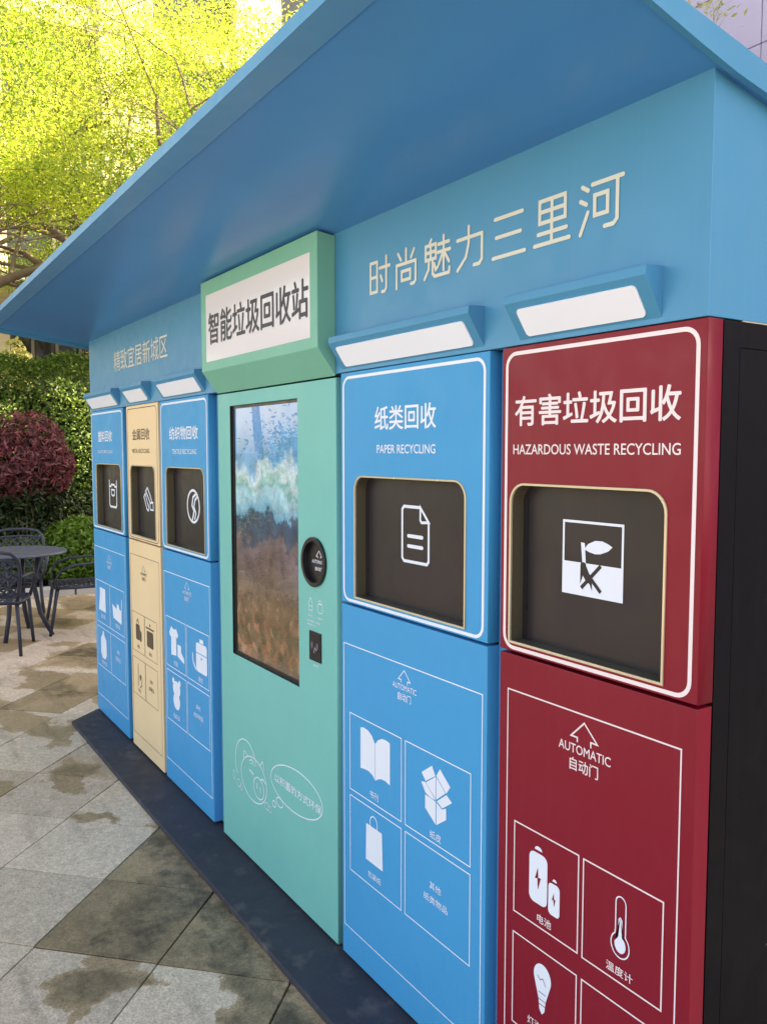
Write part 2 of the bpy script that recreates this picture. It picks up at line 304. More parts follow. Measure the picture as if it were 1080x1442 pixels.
# ---- flat print on a facade plane (x, z) at depth Y
def arc(cx, cz, r, a0, a1, n=8, rz=None):
    rz = r if rz is None else rz
    return [(cx + r * math.cos(R(a0 + (a1 - a0) * i / n)), cz + rz * math.sin(R(a0 + (a1 - a0) * i / n))) for i in range(n + 1)]
def rrect(x0, x1, z0, z1, r, n=6, corners=(1, 1, 1, 1)):   # corners: bl, br, tr, tl
    p = []
    p += arc(x0 + r, z0 + r, r, 180, 270, n) if corners[0] else [(x0, z0)]
    p += arc(x1 - r, z0 + r, r, 270, 360, n) if corners[1] else [(x1, z0)]
    p += arc(x1 - r, z1 - r, r, 0, 90, n) if corners[2] else [(x1, z1)]
    p += arc(x0 + r, z1 - r, r, 90, 180, n) if corners[3] else [(x0, z1)]
    return p
class Print:
    """thin lettering and line art lying on a facade plane"""
    def __init__(s, Y, lift=.0006): s.mb = MB(); s.Y = Y - lift; s.k = 0
    def y(s): s.k += 1; return s.Y - s.k * .00004
    def fill(s, pts):
        y = s.y(); s.mb.poly([(p[0], y, p[1]) for p in pts]); return s
    def line(s, pts, w, closed=False, cap=False):
        y = s.y(); P = [Vector(p) for p in pts]
        if len(P) > 3 and (P[0] - P[-1]).length < 1e-6: P.pop(); closed = True
        k = len(P); h = w / 2; Lf = []; Rt = []
        for i in range(k):
            if closed or 0 < i < k - 1:
                d0 = (P[i] - P[i - 1]).normalized(); d1 = (P[(i + 1) % k] - P[i]).normalized()
                n0 = Vector((-d0.y, d0.x)); n1 = Vector((-d1.y, d1.x)); mnn = (n0 + n1)
                if mnn.length < 1e-4: mnn = n0
                mnn.normalize(); sc = h / max(.35, mnn.dot(n0))
            else:
                d = (P[1] - P[0]) if i == 0 else (P[-1] - P[-2]); d.normalize(); mnn = Vector((-d.y, d.x)); sc = h
            Lf.append(P[i] + mnn * sc); Rt.append(P[i] - mnn * sc)
        b0 = len(s.mb.v)
        for a, c in zip(Lf, Rt): s.mb.v += [(a.x, y, a.y), (c.x, y, c.y)]
        for i in range(k if closed else k - 1):
            j = (i + 1) % k; s.mb.f.append((b0 + 2 * i, b0 + 2 * i + 1, b0 + 2 * j + 1, b0 + 2 * j))
        if cap and not closed:
            for e in (0, -1):
                d = (P[0] - P[1]) if e == 0 else (P[-1] - P[-2]); a0 = math.degrees(math.atan2(d.y, d.x))
                s.mb.poly([(q[0], y, q[1]) for q in arc(P[e].x, P[e].y, h, a0 - 90, a0 + 90, 7)])
        return s
    def ell(s, cx, cz, rx, rz, w=None, rot=0, n=28, a0=0, a1=360):
        pts = []
        full = abs(a1 - a0) >= 360
        for i in range(n if full else n + 1):
            a = R(a0 + (a1 - a0) * i / n); x = rx * math.cos(a); z = rz * math.sin(a); c_, s_ = math.cos(R(rot)), math.sin(R(rot))
            pts.append((cx + x * c_ - z * s_, cz + x * s_ + z * c_))
        return s.fill(pts) if w is None else s.line(pts, w, full)
    def build(s, name, mat, parent): return s.mb.build(name, mat, parent)

def text(body, x0, x1, z0, z1, Y, mat, parent, name='lettering', bold=.0, lift=.0006, condense=False):
    c = bpy.data.curves.new('text', 'FONT'); c.body = body; c.resolution_u = 3
    o = bpy.data.objects.new('text', c); C.objects.link(o); bpy.context.view_layer.update()
    me = bpy.data.meshes.new_from_object(o.evaluated_get(bpy.context.evaluated_depsgraph_get()))
    bpy.data.objects.remove(o); bpy.data.curves.remove(c)
    n_ = len(me.vertices); a = np.empty(n_ * 3, dtype=np.float64); me.vertices.foreach_get('co', a); a = a.reshape(-1, 3)
    mn, mxx = a.min(0), a.max(0)
    out = np.zeros_like(a)
    out[:, 0] = x0 + (a[:, 0] - mn[0]) / (mxx[0] - mn[0]) * (x1 - x0)
    out[:, 2] = z0 + (a[:, 1] - mn[1]) / (mxx[1] - mn[1]) * (z1 - z0)
    out[:, 1] = Y - lift
    me.vertices.foreach_set('co', out.ravel()); me.update()
    if bold > 0:   # heavier strokes: the same glyphs nudged sideways and up, a hair apart in depth
        dd = bold * (z1 - z0); bm = bmesh.new(); bm.from_mesh(me)
        for k, (a_, b_) in enumerate(((1, 0), (-1, 0), (0, .8), (0, -.8))):
            m2 = me.copy(); m2.transform(Matrix.Translation((a_ * dd, -.00004 * (k + 1), b_ * dd))); bm.from_mesh(m2); bpy.data.meshes.remove(m2)
        bm.to_mesh(me); bm.free()
    me.materials.clear(); me.materials.append(mat); me.name = name
    return link(name, me, parent)

def plate(name, outer, holes, y0, y1, mat, parent, bev=.0015):
    """sheet with real openings, front face at y0, back at y1"""
    c = bpy.data.curves.new('plate', 'CURVE'); c.dimensions = '2D'; c.fill_mode = 'BOTH'
    t = (y1 - y0) / 2; c.extrude = max(t - bev, 1e-4); c.bevel_depth = bev; c.bevel_resolution = 1; c.offset = -bev
    for ring in [outer] + holes:
        sp = c.splines.new('POLY'); sp.points.add(len(ring) - 1); sp.use_cyclic_u = True
        for i, p in enumerate(ring): sp.points[i].co = (p[0], p[1], 0, 1)
    o = bpy.data.objects.new('plate', c); C.objects.link(o); bpy.context.view_layer.update()
    me = bpy.data.meshes.new_from_object(o.evaluated_get(bpy.context.evaluated_depsgraph_get()))
    bpy.data.objects.remove(o); bpy.data.curves.remove(c)
    me.transform(Matrix(((1, 0, 0, 0), (0, 0, -1, (y0 + y1) / 2), (0, 1, 0, 0), (0, 0, 0, 1))))
    me.materials.clear(); me.materials.append(mat); me.name = name
    return link(name, me, parent)
def strip_ring(pts, ya, yb, closed=True):   # wall running along an outline between two depths
    mb = MB(); k = len(pts)
    for p in pts: mb.v += [(p[0], ya, p[1]), (p[0], yb, p[1])]
    for i in range(k if closed else k - 1):
        j = (i + 1) % k; mb.f.append((2 * i, 2 * j, 2 * j + 1, 2 * i + 1))
    return mb

# ================================================================== THE SETTING
def sheet(name, x0, x1, y0, y1, z, mat):
    o = MB().poly([(x0, y0, z), (x1, y0, z), (x1, y1, z), (x0, y1, z)]).build(name, mat); o['kind'] = 'structure'; return o
M['ground'] = paint('lawn_and_earth', (0.09, 0.10, 0.05, 1), .95, var=.4, bump=.4, grain=20, scale=1.5)
sheet('ground', -600, 600, -600, 600, -.12, M['ground'])
GZ = -.03
bed = sheet('paving', -9.95, 12, -11.5, 7.2, GZ - .012, M['joint'])
# paving tiles, laid at 45 degrees
S = .3145
T = (S * math.sqrt(2)) - .009
def tile_mesh():
    h = T / 2; mb = MB().box(-h, h, -h, h, -.03, 0); o = mb.build('tile', M['tile'], None, bevel=.0022); me = o.data; bpy.data.objects.remove(o); return me
tm = tile_mesh()
import_cam = (0, -1.289)
near = []; far = []
for i in range(-24, 50):
    for j in range(-26, 40):
        if (i + j) % 2 == 0: continue
        x = -2.832 + .3145 * i; y = -.195 - .3105 * j
        if not (-9.78 < x < 11.8 and -11.3 < y < 7.0): continue
        if -5.3 < x < -.9 and .15 < y < .8: continue
        azp = math.degrees(math.atan2(y + 1.289, -x)) if x < 0 else 180
        (near if (x < -1.4 and 5.5 < azp < 40 and y < 2.4 and not (x > -5.3 and y > 0.1)) else far).append((x, y))
DAMP = [(-2.83, -.505, .72), (-3.146, -.195, .5), (-2.517, -.195, .62), (-1.888, -.195, .5), (-2.517, -.816, -.05), (-2.2, -.505, -.2), (-3.46, -.505, -.5), (-3.146, -.816, -.4), (-3.775, -.195, -.1), (-3.775, -.816, -.4), (-4.09, -.505, -.2), (-2.83, -1.126, -.3), (-4.40, -.195, .15)]
for (x, y) in near:
    o = link('tile', tm, bed); o.location = (x, y, GZ + random.uniform(-.0015, .0015) + 0)
    o['damp'] = float(next((v for (px_, py_, v) in DAMP if math.hypot(x - px_, y - py_) < .12), random.choice((-.25, -.1, 0, 0, .15, .45))))
    o.rotation_euler = (R(random.uniform(-.12, .12)), R(random.uniform(-.12, .12)), R(45 + random.uniform(-.25, .25)))
fm = MB(); h = T / 2 * math.sqrt(2)
for (x, y) in far:
    z = GZ + random.uniform(-.0015, .0015)
    i = len(fm.v); fm.v += [(x - h, y, z), (x, y - h, z), (x + h, y, z), (x, y + h, z), (x - h, y, z - .03), (x, y - h, z - .03), (x + h, y, z - .03), (x, y + h, z - .03)]
    fm.f += [(i, i + 1, i + 2, i + 3)] + [(i + a, i + 4 + a, i + 4 + (a + 1) % 4, i + (a + 1) % 4) for a in range(4)]
o = fm.build('outer_tiles', M['tile'], bed); o['kind'] = 'stuff'
# planting bed and its kerb
soil = sheet('planting_bed', -16, -10.0, -9, 6.5, -.02, M['soil'])
km = MB().box(-.11, .11, -.29, .29, -.12, .06).build('kerb_stone', M['stone_light'], soil, bevel=.008)
for k in range(18):
    o = km if k == 0 else km.copy()
    if k: C.objects.link(o); o.parent = soil
    o.location = (-9.86 + random.uniform(-.006, .006), -6.0 + .6 * k, 0)

# ------------------------------------------------------------------ buildings
def facade_building():
    b = thing('office_building', 'beige stone building with dark glass shopfront behind the trees and hedge', 'building', (-24, 0, 0))
    # facade plane faces +X at local x = 0
    X = 0
    MB().box(-9, -.45, -6, 30, 0, 19).build('wall', M['wall_beige'], b)
    for y in [-5.65 + 4 * k for k in range(9)]:
        MB().box(-.45, .05, y - 1.25, y + .245, 0, 19).build('pilaster', M['wall_beige'], b)
    for z in (5.35, 9.2, 13.0, 16.8):
        MB().box(-.45, -.05, -6, 30, z, z + .55).build('ledge', M['wall_beige'], b)
    MB().box(.06, 2.2, -6, 30, 5.62, 5.85).build('added_shade_slab', M['wall_beige'], b)  # slab added to keep the sun off the shopfront below
    for y in [-5.65 + 4 * k for k in range(9)]:
        y0 = y + .25 ; y1 = y + 2.75
        fr = MB()
        for (z0, z1) in ((.3, 5.2), (6.2, 9.0), (10.0, 12.8), (13.9, 16.6)):
            f = MB()
            nmull = 4 if z0 < 1 else 2
            for q in range(nmull + 1):
                yy = y0 + (y1 - y0) * q / nmull; f.box(-.44, -.34, yy - .04, yy + .04, z0, z1)
            for zz in ((z0, z1 - .08) if z0 > 1 else (z0, 3.1, z1 - .08)):
                f.box(-.445, -.35, y0, y1, zz, zz + .08)
            fo = f.build('window', M['frame'], b)
            MB().box(-.43, -.41, y0, y1, z0, z1).build('pane', M['glass'], fo)
    return b
facade_building()
def stone_building():
    b = thing('stone_building', 'tall lilac-grey stone building rising behind the kiosk roof', 'building', (-7.3, 8, 0))
    MB().box(0, 15.6, .06, 9, 0, 12).build('wall', M['wall_lilac'], b)
    me = MB().box(.006, 1.194, 0, .06, .006, .794).build('panel', M['wall_lilac'], b, bevel=.006)
    k = 0
    for iz in range(15):
        for ix in range(13):
            if ix > 9 and k > 290: continue
            if 5 <= ix and (ix % 3) and iz % 4 in (1, 2): continue
            if k >= 290: continue
            if k: o = me.copy(); C.objects.link(o)
            else: o = me
            o.location = (ix * 1.2, 0, iz * .8); k += 1
    f = MB()
    for ix in range(5, 13):
        if ix % 3:
            for iz in range(15):
                if iz % 4 == 1:
                    w_ = MB().box(ix * 1.2 + .06, ix * 1.2 + 1.14, -.0, .05, iz * .8 + .05, iz * .8 + 1.55).build('window', M['frame'], b)
                    MB().box(ix * 1.2 + .12, ix * 1.2 + 1.08, -.012, .0, iz * .8 + .11, iz * .8 + 1.49).build('pane', M['glass'], w_)
    return b
stone_building()

# ------------------------------------------------------------------ plants
def leaves_mesh(name, P, size, mat, parent, normal_bias=None, aspect=.45, kind=None, droop=0.0, tones=None):
    n_ = len(P)
    d = rng.normal(size=(n_, 3)); d /= np.linalg.norm(d, axis=1)[:, None]
    nrm = rng.normal(size=(n_, 3))
    if normal_bias is not None: nrm = nrm * .8 + normal_bias * 1.2
    nrm /= np.linalg.norm(nrm, axis=1)[:, None]
    d[:, 2] -= droop
    d -= nrm * (d * nrm).sum(1)[:, None]; d /= (np.linalg.norm(d, axis=1)[:, None] + 1e-9)
    s_ = np.cross(nrm, d); L_ = size * rng.uniform(.65, 1.3, n_)[:, None]
    fold = nrm * L_ * .10
    v = np.stack([P - d * L_ * .5, P + s_ * L_ * aspect * .5 - fold * .0 + fold, P + d * L_ * .5, P - s_ * L_ * aspect * .5 + fold], 1).reshape(-1, 3)
    idx = np.arange(n_ * 4).reshape(-1, 4)
    f = np.concatenate([idx[:, [0, 1, 2]], idx[:, [0, 2, 3]]])
    me = bpy.data.meshes.new(name); me.vertices.add(len(v)); me.vertices.foreach_set('co', v.astype(np.float32).ravel())
    me.loops.add(len(f) * 3); me.loops.foreach_set('vertex_index', f.astype(np.int32).ravel())
    me.polygons.add(len(f)); me.polygons.foreach_set('loop_start', np.arange(0, len(f) * 3, 3, dtype=np.int32)); me.polygons.foreach_set('loop_total', np.full(len(f), 3, dtype=np.int32))
    me.update(calc_edges=True)
    t = rng.uniform(0, 1, n_) if tones is None else np.clip(tones + rng.uniform(-.3, .3, n_), 0, 1)
    a = me.attributes.new('tone', 'FLOAT', 'POINT'); a.data.foreach_set('value', np.repeat(t, 4).astype(np.float32))
    me.materials.append(mat)
    o = link(name, me, parent)
    if kind: o['kind'] = kind
    return o

def grow(mb, p, d, length, r, depth, tips, spread=.5, gravity=0.0, seg=4):
    pts = [Vector(p)]; dd = Vector(d).normalized()
    for s in range(seg):
        dd = (dd + Vector((random.gauss(0, .12), random.gauss(0, .12), random.gauss(0, .10) + gravity))).normalized()
        pts.append(pts[-1] + dd * length / seg)
    rs = [r * (1 - .45 * i / seg) for i in range(seg + 1)]
    mb.tube(pts, rs, n=7 if r > .03 else 4, cap=False)
    if depth <= 1:
        tips.append((pts[-1], dd, length))
        tips.append((pts[len(pts) // 2], dd, length))
    if depth == 0: return
    for k in range(3 if depth > 1 else 4):
        f = random.uniform(.4, 1.0) if k else 1.0
        i = min(int(f * seg), seg); q = pts[i]
        ax = Vector((random.gauss(0, 1), random.gauss(0, 1), random.gauss(0, .7))).normalized()
        nd = (dd + ax * spread * random.uniform(.8, 1.5)).normalized()
        if nd.z < .05: nd.z = abs(nd.z) * .4 + .05; nd.normalize()
        grow(mb, q, nd, length * random.uniform(.62, .82), rs[i] * .62, depth - 1, tips, spread, gravity, seg)

def tree(name, label, x, y, h_trunk, L0, r, depth, n_leaf, leaf, mat, lean=(0, 0), spread=.55, sig=.32, group=None, mains=5, aspect=.45, droop=.2, zmin=0):
    t = thing(name, label, 'tree', (x, y, 0), group=group)
    tr = MB(); pts = [Vector((0, 0, -.1))]
    for i in range(1, 6): pts.append(Vector((lean[0] * i / 5 + random.gauss(0, .03), lean[1] * i / 5 + random.gauss(0, .03), h_trunk * i / 5)))
    tr.tube(pts, [r * (1.25 - .1 * i) for i in range(6)], n=10, cap=False)
    tips = []; br = MB()
    for k in range(mains):
        a = 2 * PI * k / mains + random.uniform(-.4, .4)
        grow(br, pts[-1] - Vector((0, 0, random.uniform(0, .25 * h_trunk))), (math.cos(a) * .85 + lean[0] * .2, math.sin(a) * .85 + lean[1] * .2, random.uniform(.45, 1.3)), L0 * random.uniform(.8, 1.15), r * .55, depth, tips, spread)
    tr.build('trunk', M['bark'], t, smooth=True); br.build('branches', M['bark'], t, smooth=True)
    tp = np.array([q[0] for q in tips]); td = np.array([q[1] for q in tips])
    f_ = np.sin(2.3 * tp[:, 0] + x) + np.sin(2.9 * tp[:, 1] + 2 * x) + np.sin(3.4 * tp[:, 2] + y) + rng.normal(size=len(tp)) * .5
    good = np.nonzero(f_ > -.25)[0]
    idx = good[rng.integers(0, len(good), n_leaf)]
    tone_tip = rng.uniform(0, 1, len(tp))
    P = tp[idx] + td[idx] * rng.uniform(-.3, .35, n_leaf)[:, None] + rng.normal(size=(n_leaf, 3)) * np.array([sig, sig, sig * .55])
    ok = P[:, 2] > zmin; P = P[ok]; idx = idx[ok]
    leaves_mesh('crown', P, leaf, mat, t, normal_bias=np.array([0, 0, .7]), aspect=aspect, droop=droop, tones=tone_tip[idx])
    return t

def clump(P0, n_, c, r, rough=.18, inner=.25, flat_top=None, seed=0):
    """points through an uneven shell of an ellipsoid"""
    d = rng.normal(size=(n_, 3)); d /= np.linalg.norm(d, axis=1)[:, None]
    bump = np.zeros(n_)
    for k in range(14):
        v = rng.normal(size=3); v /= np.linalg.norm(v); bump += np.maximum(0, (d @ v) - .75) * 4 * rng.uniform(-.5, 1)
    rad = (1 + rough * bump) * (1 - inner * rng.random(n_) ** 1.6)
    return d * rad[:, None] * np.array(r) + np.array(c), d
def box_hedge(n_, x0, x1, y0, y1, z0, z1, rnd=.25):
    P = rng.random((n_, 3)); D = np.zeros((n_, 3))
    face = rng.choice(4, n_, p=[.45, .2, .15, .2])
    dep = np.abs(rng.normal(size=n_)) * .10
    P[:, 0] = x0 + (x1 - x0) * P[:, 0]; P[:, 1] = y0 + (y1 - y0) * P[:, 1]; P[:, 2] = z0 + (z1 - z0) * P[:, 2]
    a = face == 0; P[a, 0] = x1 - dep[a]; D[a] = (1, 0, .25)
    a = face == 1; P[a, 2] = z1 - dep[a]; D[a] = (0, 0, 1)
    a = face == 2; P[a, 1] = y0 + dep[a]; D[a] = (0, -1, .25)
    a = face == 3; P[a, 1] = y1 - dep[a]; D[a] = (0, 1, .25)
    # round off the shoulders and waver the surface
    cx, cy, cz = (x0 + x1) / 2, (y0 + y1) / 2, (z0 + z1) / 2
    u = np.abs(P[:, 1] - cy) / ((y1 - y0) / 2); v = np.abs(P[:, 0] - cx) / ((x1 - x0) / 2); w_ = (P[:, 2] - z0) / (z1 - z0)
    P[:, 2] -= rnd * np.clip(u, 0, 1) ** 6 * w_ + rnd * .7 * np.clip(v, 0, 1) ** 5 * w_
    P[:, 0] -= rnd * .6 * w_ ** 6 * (face == 0)
    wob = .07 * np.sin(P[:, 1] * 3.1 + 1) + .05 * np.sin(P[:, 1] * 7.3 + P[:, 2] * 4) + .04 * np.sin(P[:, 2] * 6.1 + P[:, 1] * 2)
    P[:, 0] += wob * (face == 0); P[:, 2] += (.06 * np.sin(P[:, 1] * 2.7 + P[:, 0] * 2) + .04 * np.sin(P[:, 1] * 8 + 2)) * w_
    P += rng.normal(size=P.shape) * .02
    return P, D

hd = thing('clipped_hedge', 'tall dark green clipped hedge with rounded top left of the kiosk', 'hedge', (-13.2, 1.6, 0))
P, D = box_hedge(85000, -1.0, .75, -3.6, 3.4, .05, 3.0, .3)
leaves_mesh('foliage', P, .060, M['leaf_hedge'], hd, normal_bias=D, aspect=.55)
mb = MB()
for k in range(16):
    x_, y_ = random.uniform(-.5, .3), random.uniform(-3.2, 3.0)
    mb.tube([(x_, y_, -.1), (x_ + random.uniform(-.1, .1), y_ + random.uniform(-.1, .1), 1.2), (x_ + random.uniform(-.2, .2), y_ + random.uniform(-.2, .2), 2.3)], [.035, .028, .012], n=6)
mb.build('stems', M['bark'], hd)
# darker leaves fill the inside of the hedge
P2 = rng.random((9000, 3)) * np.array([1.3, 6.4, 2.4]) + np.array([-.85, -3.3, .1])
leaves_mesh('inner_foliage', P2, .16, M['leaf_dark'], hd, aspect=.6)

def shrub(name, label, cat, loc, r, cz, n_, size, mat, rough=.3, aspect=.4, inner=.3, stems=7, group=None, n_in=0, mat_in=None):
    t = thing(name, label, cat, loc, group=group)
    P, D = clump(None, n_, (0, 0, cz), r, rough, inner)
    keep = P[:, 2] > .03; P = P[keep]; D = D[keep]
    leaves_mesh('foliage', P, size, mat, t, normal_bias=D * .8 + np.array([0, 0, .3]), aspect=aspect)
    if n_in:
        Q, _ = clump(None, n_in, (0, 0, cz * .8), tuple(a * .8 for a in r), .2, .9); Q = Q[Q[:, 2] > .03]
        leaves_mesh('inner_foliage', Q, size * 1.3, mat_in or mat, t, aspect=aspect)
    mb = MB()
    for k in range(stems):
        a = random.uniform(0, 2 * PI); e = random.uniform(.3, .75)
        mb.tube([(0.03 * math.cos(a), .03 * math.sin(a), -.1), (r[0] * e * .4 * math.cos(a), r[1] * e * .4 * math.sin(a), cz * .5), (r[0] * e * math.cos(a), r[1] * e * math.sin(a), cz + r[2] * .4)], [.02, .014, .005], n=5)
    mb.build('stems', M['bark'], t)
    return t
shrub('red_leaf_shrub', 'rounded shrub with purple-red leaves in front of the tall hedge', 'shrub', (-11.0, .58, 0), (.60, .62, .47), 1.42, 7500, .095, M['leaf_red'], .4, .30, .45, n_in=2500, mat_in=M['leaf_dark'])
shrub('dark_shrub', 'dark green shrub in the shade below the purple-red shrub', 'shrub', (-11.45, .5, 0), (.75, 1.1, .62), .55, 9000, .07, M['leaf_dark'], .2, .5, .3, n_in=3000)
shrub('low_green_shrub', 'low fresh green shrub beside the left end of the kiosk', 'shrub', (-10.55, 1.15, 0), (.42, .42, .42), .36, 5000, .06, M['leaf_bright'], .3, .5, .4, group='low shrubs along the bed', n_in=800, mat_in=M['leaf_hedge'])
shrub('low_green_shrub', 'low green shrub behind the empty lattice chair', 'shrub', (-10.7, .55, 0), (.35, .42, .30), .28, 3600, .06, M['leaf_hedge'], .3, .5, .4, group='low shrubs along the bed', n_in=800, mat_in=M['leaf_hedge'])
shrub('low_green_shrub', 'low fresh green shrub at the left edge behind the table', 'shrub', (-10.7, -.15, 0), (.35, .45, .32), .30, 3600, .06, M['leaf_bright'], .3, .5, .4, group='low shrubs along the bed', n_in=800, mat_in=M['leaf_hedge'])
shrub('pale_shrub', 'sunlit pale yellow shrub tip above the clipped hedge', 'shrub', (-14.9, 1.22, 0), (.24, .22, .42), 2.98, 420, .12, M['leaf_pale'], .5, .6, .7)
shrub('pale_sapling', 'tall sapling with brownish leaves near the kiosk end above the hedge', 'shrub', (-15.2, 2.55, 0), (.20, .25, .4), 3.2, 200, .09, M['leaf_brown'], .5, .5, .7)

G = 'spring trees beyond the hedge'
tree('maple_tree', 'yellow-green spring tree rising behind the left end of the kiosk roof', -12.6, 3.0, 4.0, 2.3, .15, 4, 90000, .053, M['leaf_yellow'], (.2, -.5), .75, .21, G, mains=6, zmin=4.1)
tree('maple_tree', 'yellow-green spring tree at the far left beyond the purple-red shrub', -13.6, -.9, 4.0, 2.4, .16, 4, 90000, .053, M['leaf_yellow'], (.3, .6), .75, .21, G, mains=6, zmin=4.2)
tree('maple_tree', 'tall yellow-green spring tree in front of the beige building', -17.5, 5.0, 5.5, 3.0, .18, 4, 50000, .075, M['leaf_yellow'], (0, 0), .7, .35, G, mains=6, zmin=5.6)
tree('pale_tree', 'tree with leaves coloured pale as if sunlit above the right corner of the kiosk roof', -6.0, 5.9, 6.3, .8, .045, 3, 13000, .07, M['leaf_pale'], (-.1, 0), .6, .16, None, mains=6, zmin=6.2)

# ------------------------------------------------------------------ what the display glass mirrors
shrub('russet_shrub', 'russet-leaved shrub across the terrace, mirrored in the kiosk display', 'shrub', (-8.95, -2.9, 0), (.30, .30, .22), .25, 1800, .05, M['leaf_brown'], .35, .4, .5)
shrub('round_green_shrub', 'big rounded green shrub across the terrace, mirrored in the kiosk display', 'shrub', (-13.8, -4.3, 0), (1.0, 1.0, .5), .38, 9000, .08, M['leaf_hedge'], .25, .5, .3)
tree('plum_tree', 'purple-leaved tree across the terrace, mirrored in the kiosk display', -20, -7.8, 3.4, 1.6, .12, 3, 14000, .11, M['leaf_red'], (0, 0), .6, .35)
tree('camphor_tree', 'dark green tree across the terrace, mirrored in the kiosk display', -17.0, -9.0, 1.0, .9, .12, 3, 9000, .13, M['leaf_hedge'], (0, 0), .6, .45)
t = thing('flower_bed', 'low bed of mixed russet and green leaves beside the terrace', 'flower bed', (-6.7, -1.95, 0))
P = rng.random((3400, 3)) * np.array([2.6, 1.1, .14]) + np.array([-1.3, -.55, -.02])
leaves_mesh('russet_leaves', P[:1200], .07, M['leaf_brown'], t, aspect=.5, kind='stuff'); leaves_mesh('green_leaves', P[1200:3000], .07, M['leaf_hedge'], t, aspect=.5, kind='stuff'); leaves_mesh('pale_flowers', P[3000:] + np.array([0, 0, .05]), .07, M['leaf_brown'], t, aspect=.7, kind='stuff')
MB().box(-1.35, 1.35, -.6, .6, -.1, -.012).build('gravel', M['stone_light'], t)

# ================================================================== THE KIOSK
K = thing('recycling_kiosk', 'long blue, beige, teal and red recycling kiosk with sloping roof and printed doors', 'kiosk', (0, 0, 0))
BX0, BX1, BD = -5.237, -.931, .95
TOPZ = 1.838
# dark body behind the doors
MB().box(-5.19, -.934, .046, BD, -.01, TOPZ - .003).build('cabinet_body', M['black'], K)
# right side wall: frame, inset panel and a pale strip painting in the gap's highlight
sw = MB(); X = BX1
sw.box(X - .003, X, .046, .094, -.01, 1.835); sw.box(X - .003, X, .094, BD, 1.789, 1.835); sw.box(X - .003, X, .905, BD, -.01, 1.789)
o = sw.build('side_wall', M['black'], K)
MB().box(X - .003, X - .0006, .0965, .9025, 0, 1.7865).build('side_panel', M['black'], o, bevel=.001)
MB().box(X - .0025, X + .0012, .10, BD, 1.8352, 1.8376).build('gap_highlight', M['trim'], o)
MB().box(X - .001, X + .0015, .245, .248, .60, .603).build('screw', M['trim'], o)
# plinth
p = [(-5.25, 0, -.06), (-5.085, -.192, -.06), (-.80, -.192, -.06), (-.80, 1.0, -.06), (-5.25, 1.0, -.06)]
mb = MB(); b0 = len(mb.v); mb.v += [(a, b_, -.06) for a, b_, _ in p] + [(a, b_, -.008) for a, b_, _ in p]
mb.f += [tuple(range(5))[::-1], tuple(range(5, 10))] + [(i, (i + 1) % 5, 5 + (i + 1) % 5, 5 + i) for i in range(5)]
mb.build('plinth', M['plinth'], K, bevel=.003)
# upper fascia
fas = MB().box(BX0, BX1, 0, BD, TOPZ, 2.262).build('fascia', M['fascia'], K, bevel=.0015)

# roof: warped slab
def zf(x): return 2.328 + .0125 * (x + 4.78)          # underside at the front edge
def zs(x, y):                                         # underside
    z0 = 2.257
    return z0 + (zf(x) - z0) * (-y / .56) if y <= 0 else z0 + (zf(x) - z0) * (-y / .56) * .8
RX0, RX1, RY0, RY1 = -5.42, -.905, -.56, 1.0
xs = [RX0 + (RX1 - RX0) * i / 12 for i in range(13)]
th = .028
mb = MB()
for ys in [(RY0, RY1)]:
    for x in xs:
        mb.v += [(x, RY0, zf(x)), (x, RY1, zs(x, RY1)), (x, RY1, zs(x, RY1) + th + .0), (x, RY0 - .0, zf(x) + th)]
for i in range(12):
    a = 4 * i
    mb.f += [(a + 2, a + 6, a + 7, a + 3), (a + 3, a + 7, a + 4, a + 0), (a + 1, a + 5, a + 6, a + 2)]
mb.f += [(0, 1, 2, 3), (48, 51, 50, 49)]
roof = mb.build('roof', M['fascia'], K)
# front flange, side flanges and soffit sheets underneath (each its own surface, stepping up behind the flange)
mb = MB(); FW = .072
for x in xs: mb.v += [(x, RY0, zf(x)), (x, RY0 + FW, zf(x) + .001), (x, RY0 + FW, zf(x) + .006)]
for i in range(12):
    a = 3 * i; mb.f += [(a, a + 1, a + 4, a + 3), (a + 1, a + 2, a + 5, a + 4)]
mb.build('roof_flange', M['flange'], roof)
mb = MB(); ny = 10
yy = [RY0 + FW + (RY1 - RY0 - FW) * j / ny for j in range(ny + 1)]
def zsof(x, y):
    za = zf(x) + .006; y0 = RY0 + FW
    return za + (2.257 - za) * (y - y0) / (-y0) if y <= 0 else 2.257 - (zf(x) - 2.257) / .56 * y * .8
for x in xs:
    for y in yy: mb.v.append((x, y, zsof(x, y)))
for i in range(12):
    for j in range(ny):
        a = i * (ny + 1) + j; mb.f.append((a, a + 1, a + ny + 2, a + ny + 1))
mb.build('soffit', M['soffit'], roof)
for (xa, xb) in ((RX0 - .001, RX0 + .03), (RX1 - .012, RX1 + .001)):    # side lips close the roof edge from soffit to top sheet
    mb = MB(); q = [RY0 + (RY1 - RY0) * j / 16 for j in range(17)]
    xm = (xa + xb) / 2
    for y in q:
        z = zf(xm) if y <= RY0 + 1e-6 else min(zf(xm), zsof(xm, max(y, RY0 + FW))) - (.022 if xm < -3 else .006)
        zt = zf(xm) + th + (zs(xm, RY1) - zf(xm)) * (y - RY0) / (RY1 - RY0) + .0015
        for x in (xa, xb): mb.v += [(x, y, z), (x, y, zt)]
    for j in range(16):
        a = 4 * j; mb.f += [(a, a + 2, a + 6, a + 4), (a, a + 4, a + 5, a + 1), (a + 2, a + 3, a + 7, a + 6), (a + 1, a + 5, a + 7, a + 3)]
    mb.f += [(0, 1, 3, 2)]
    mb.build('side_lip', M['fascia'], roof)

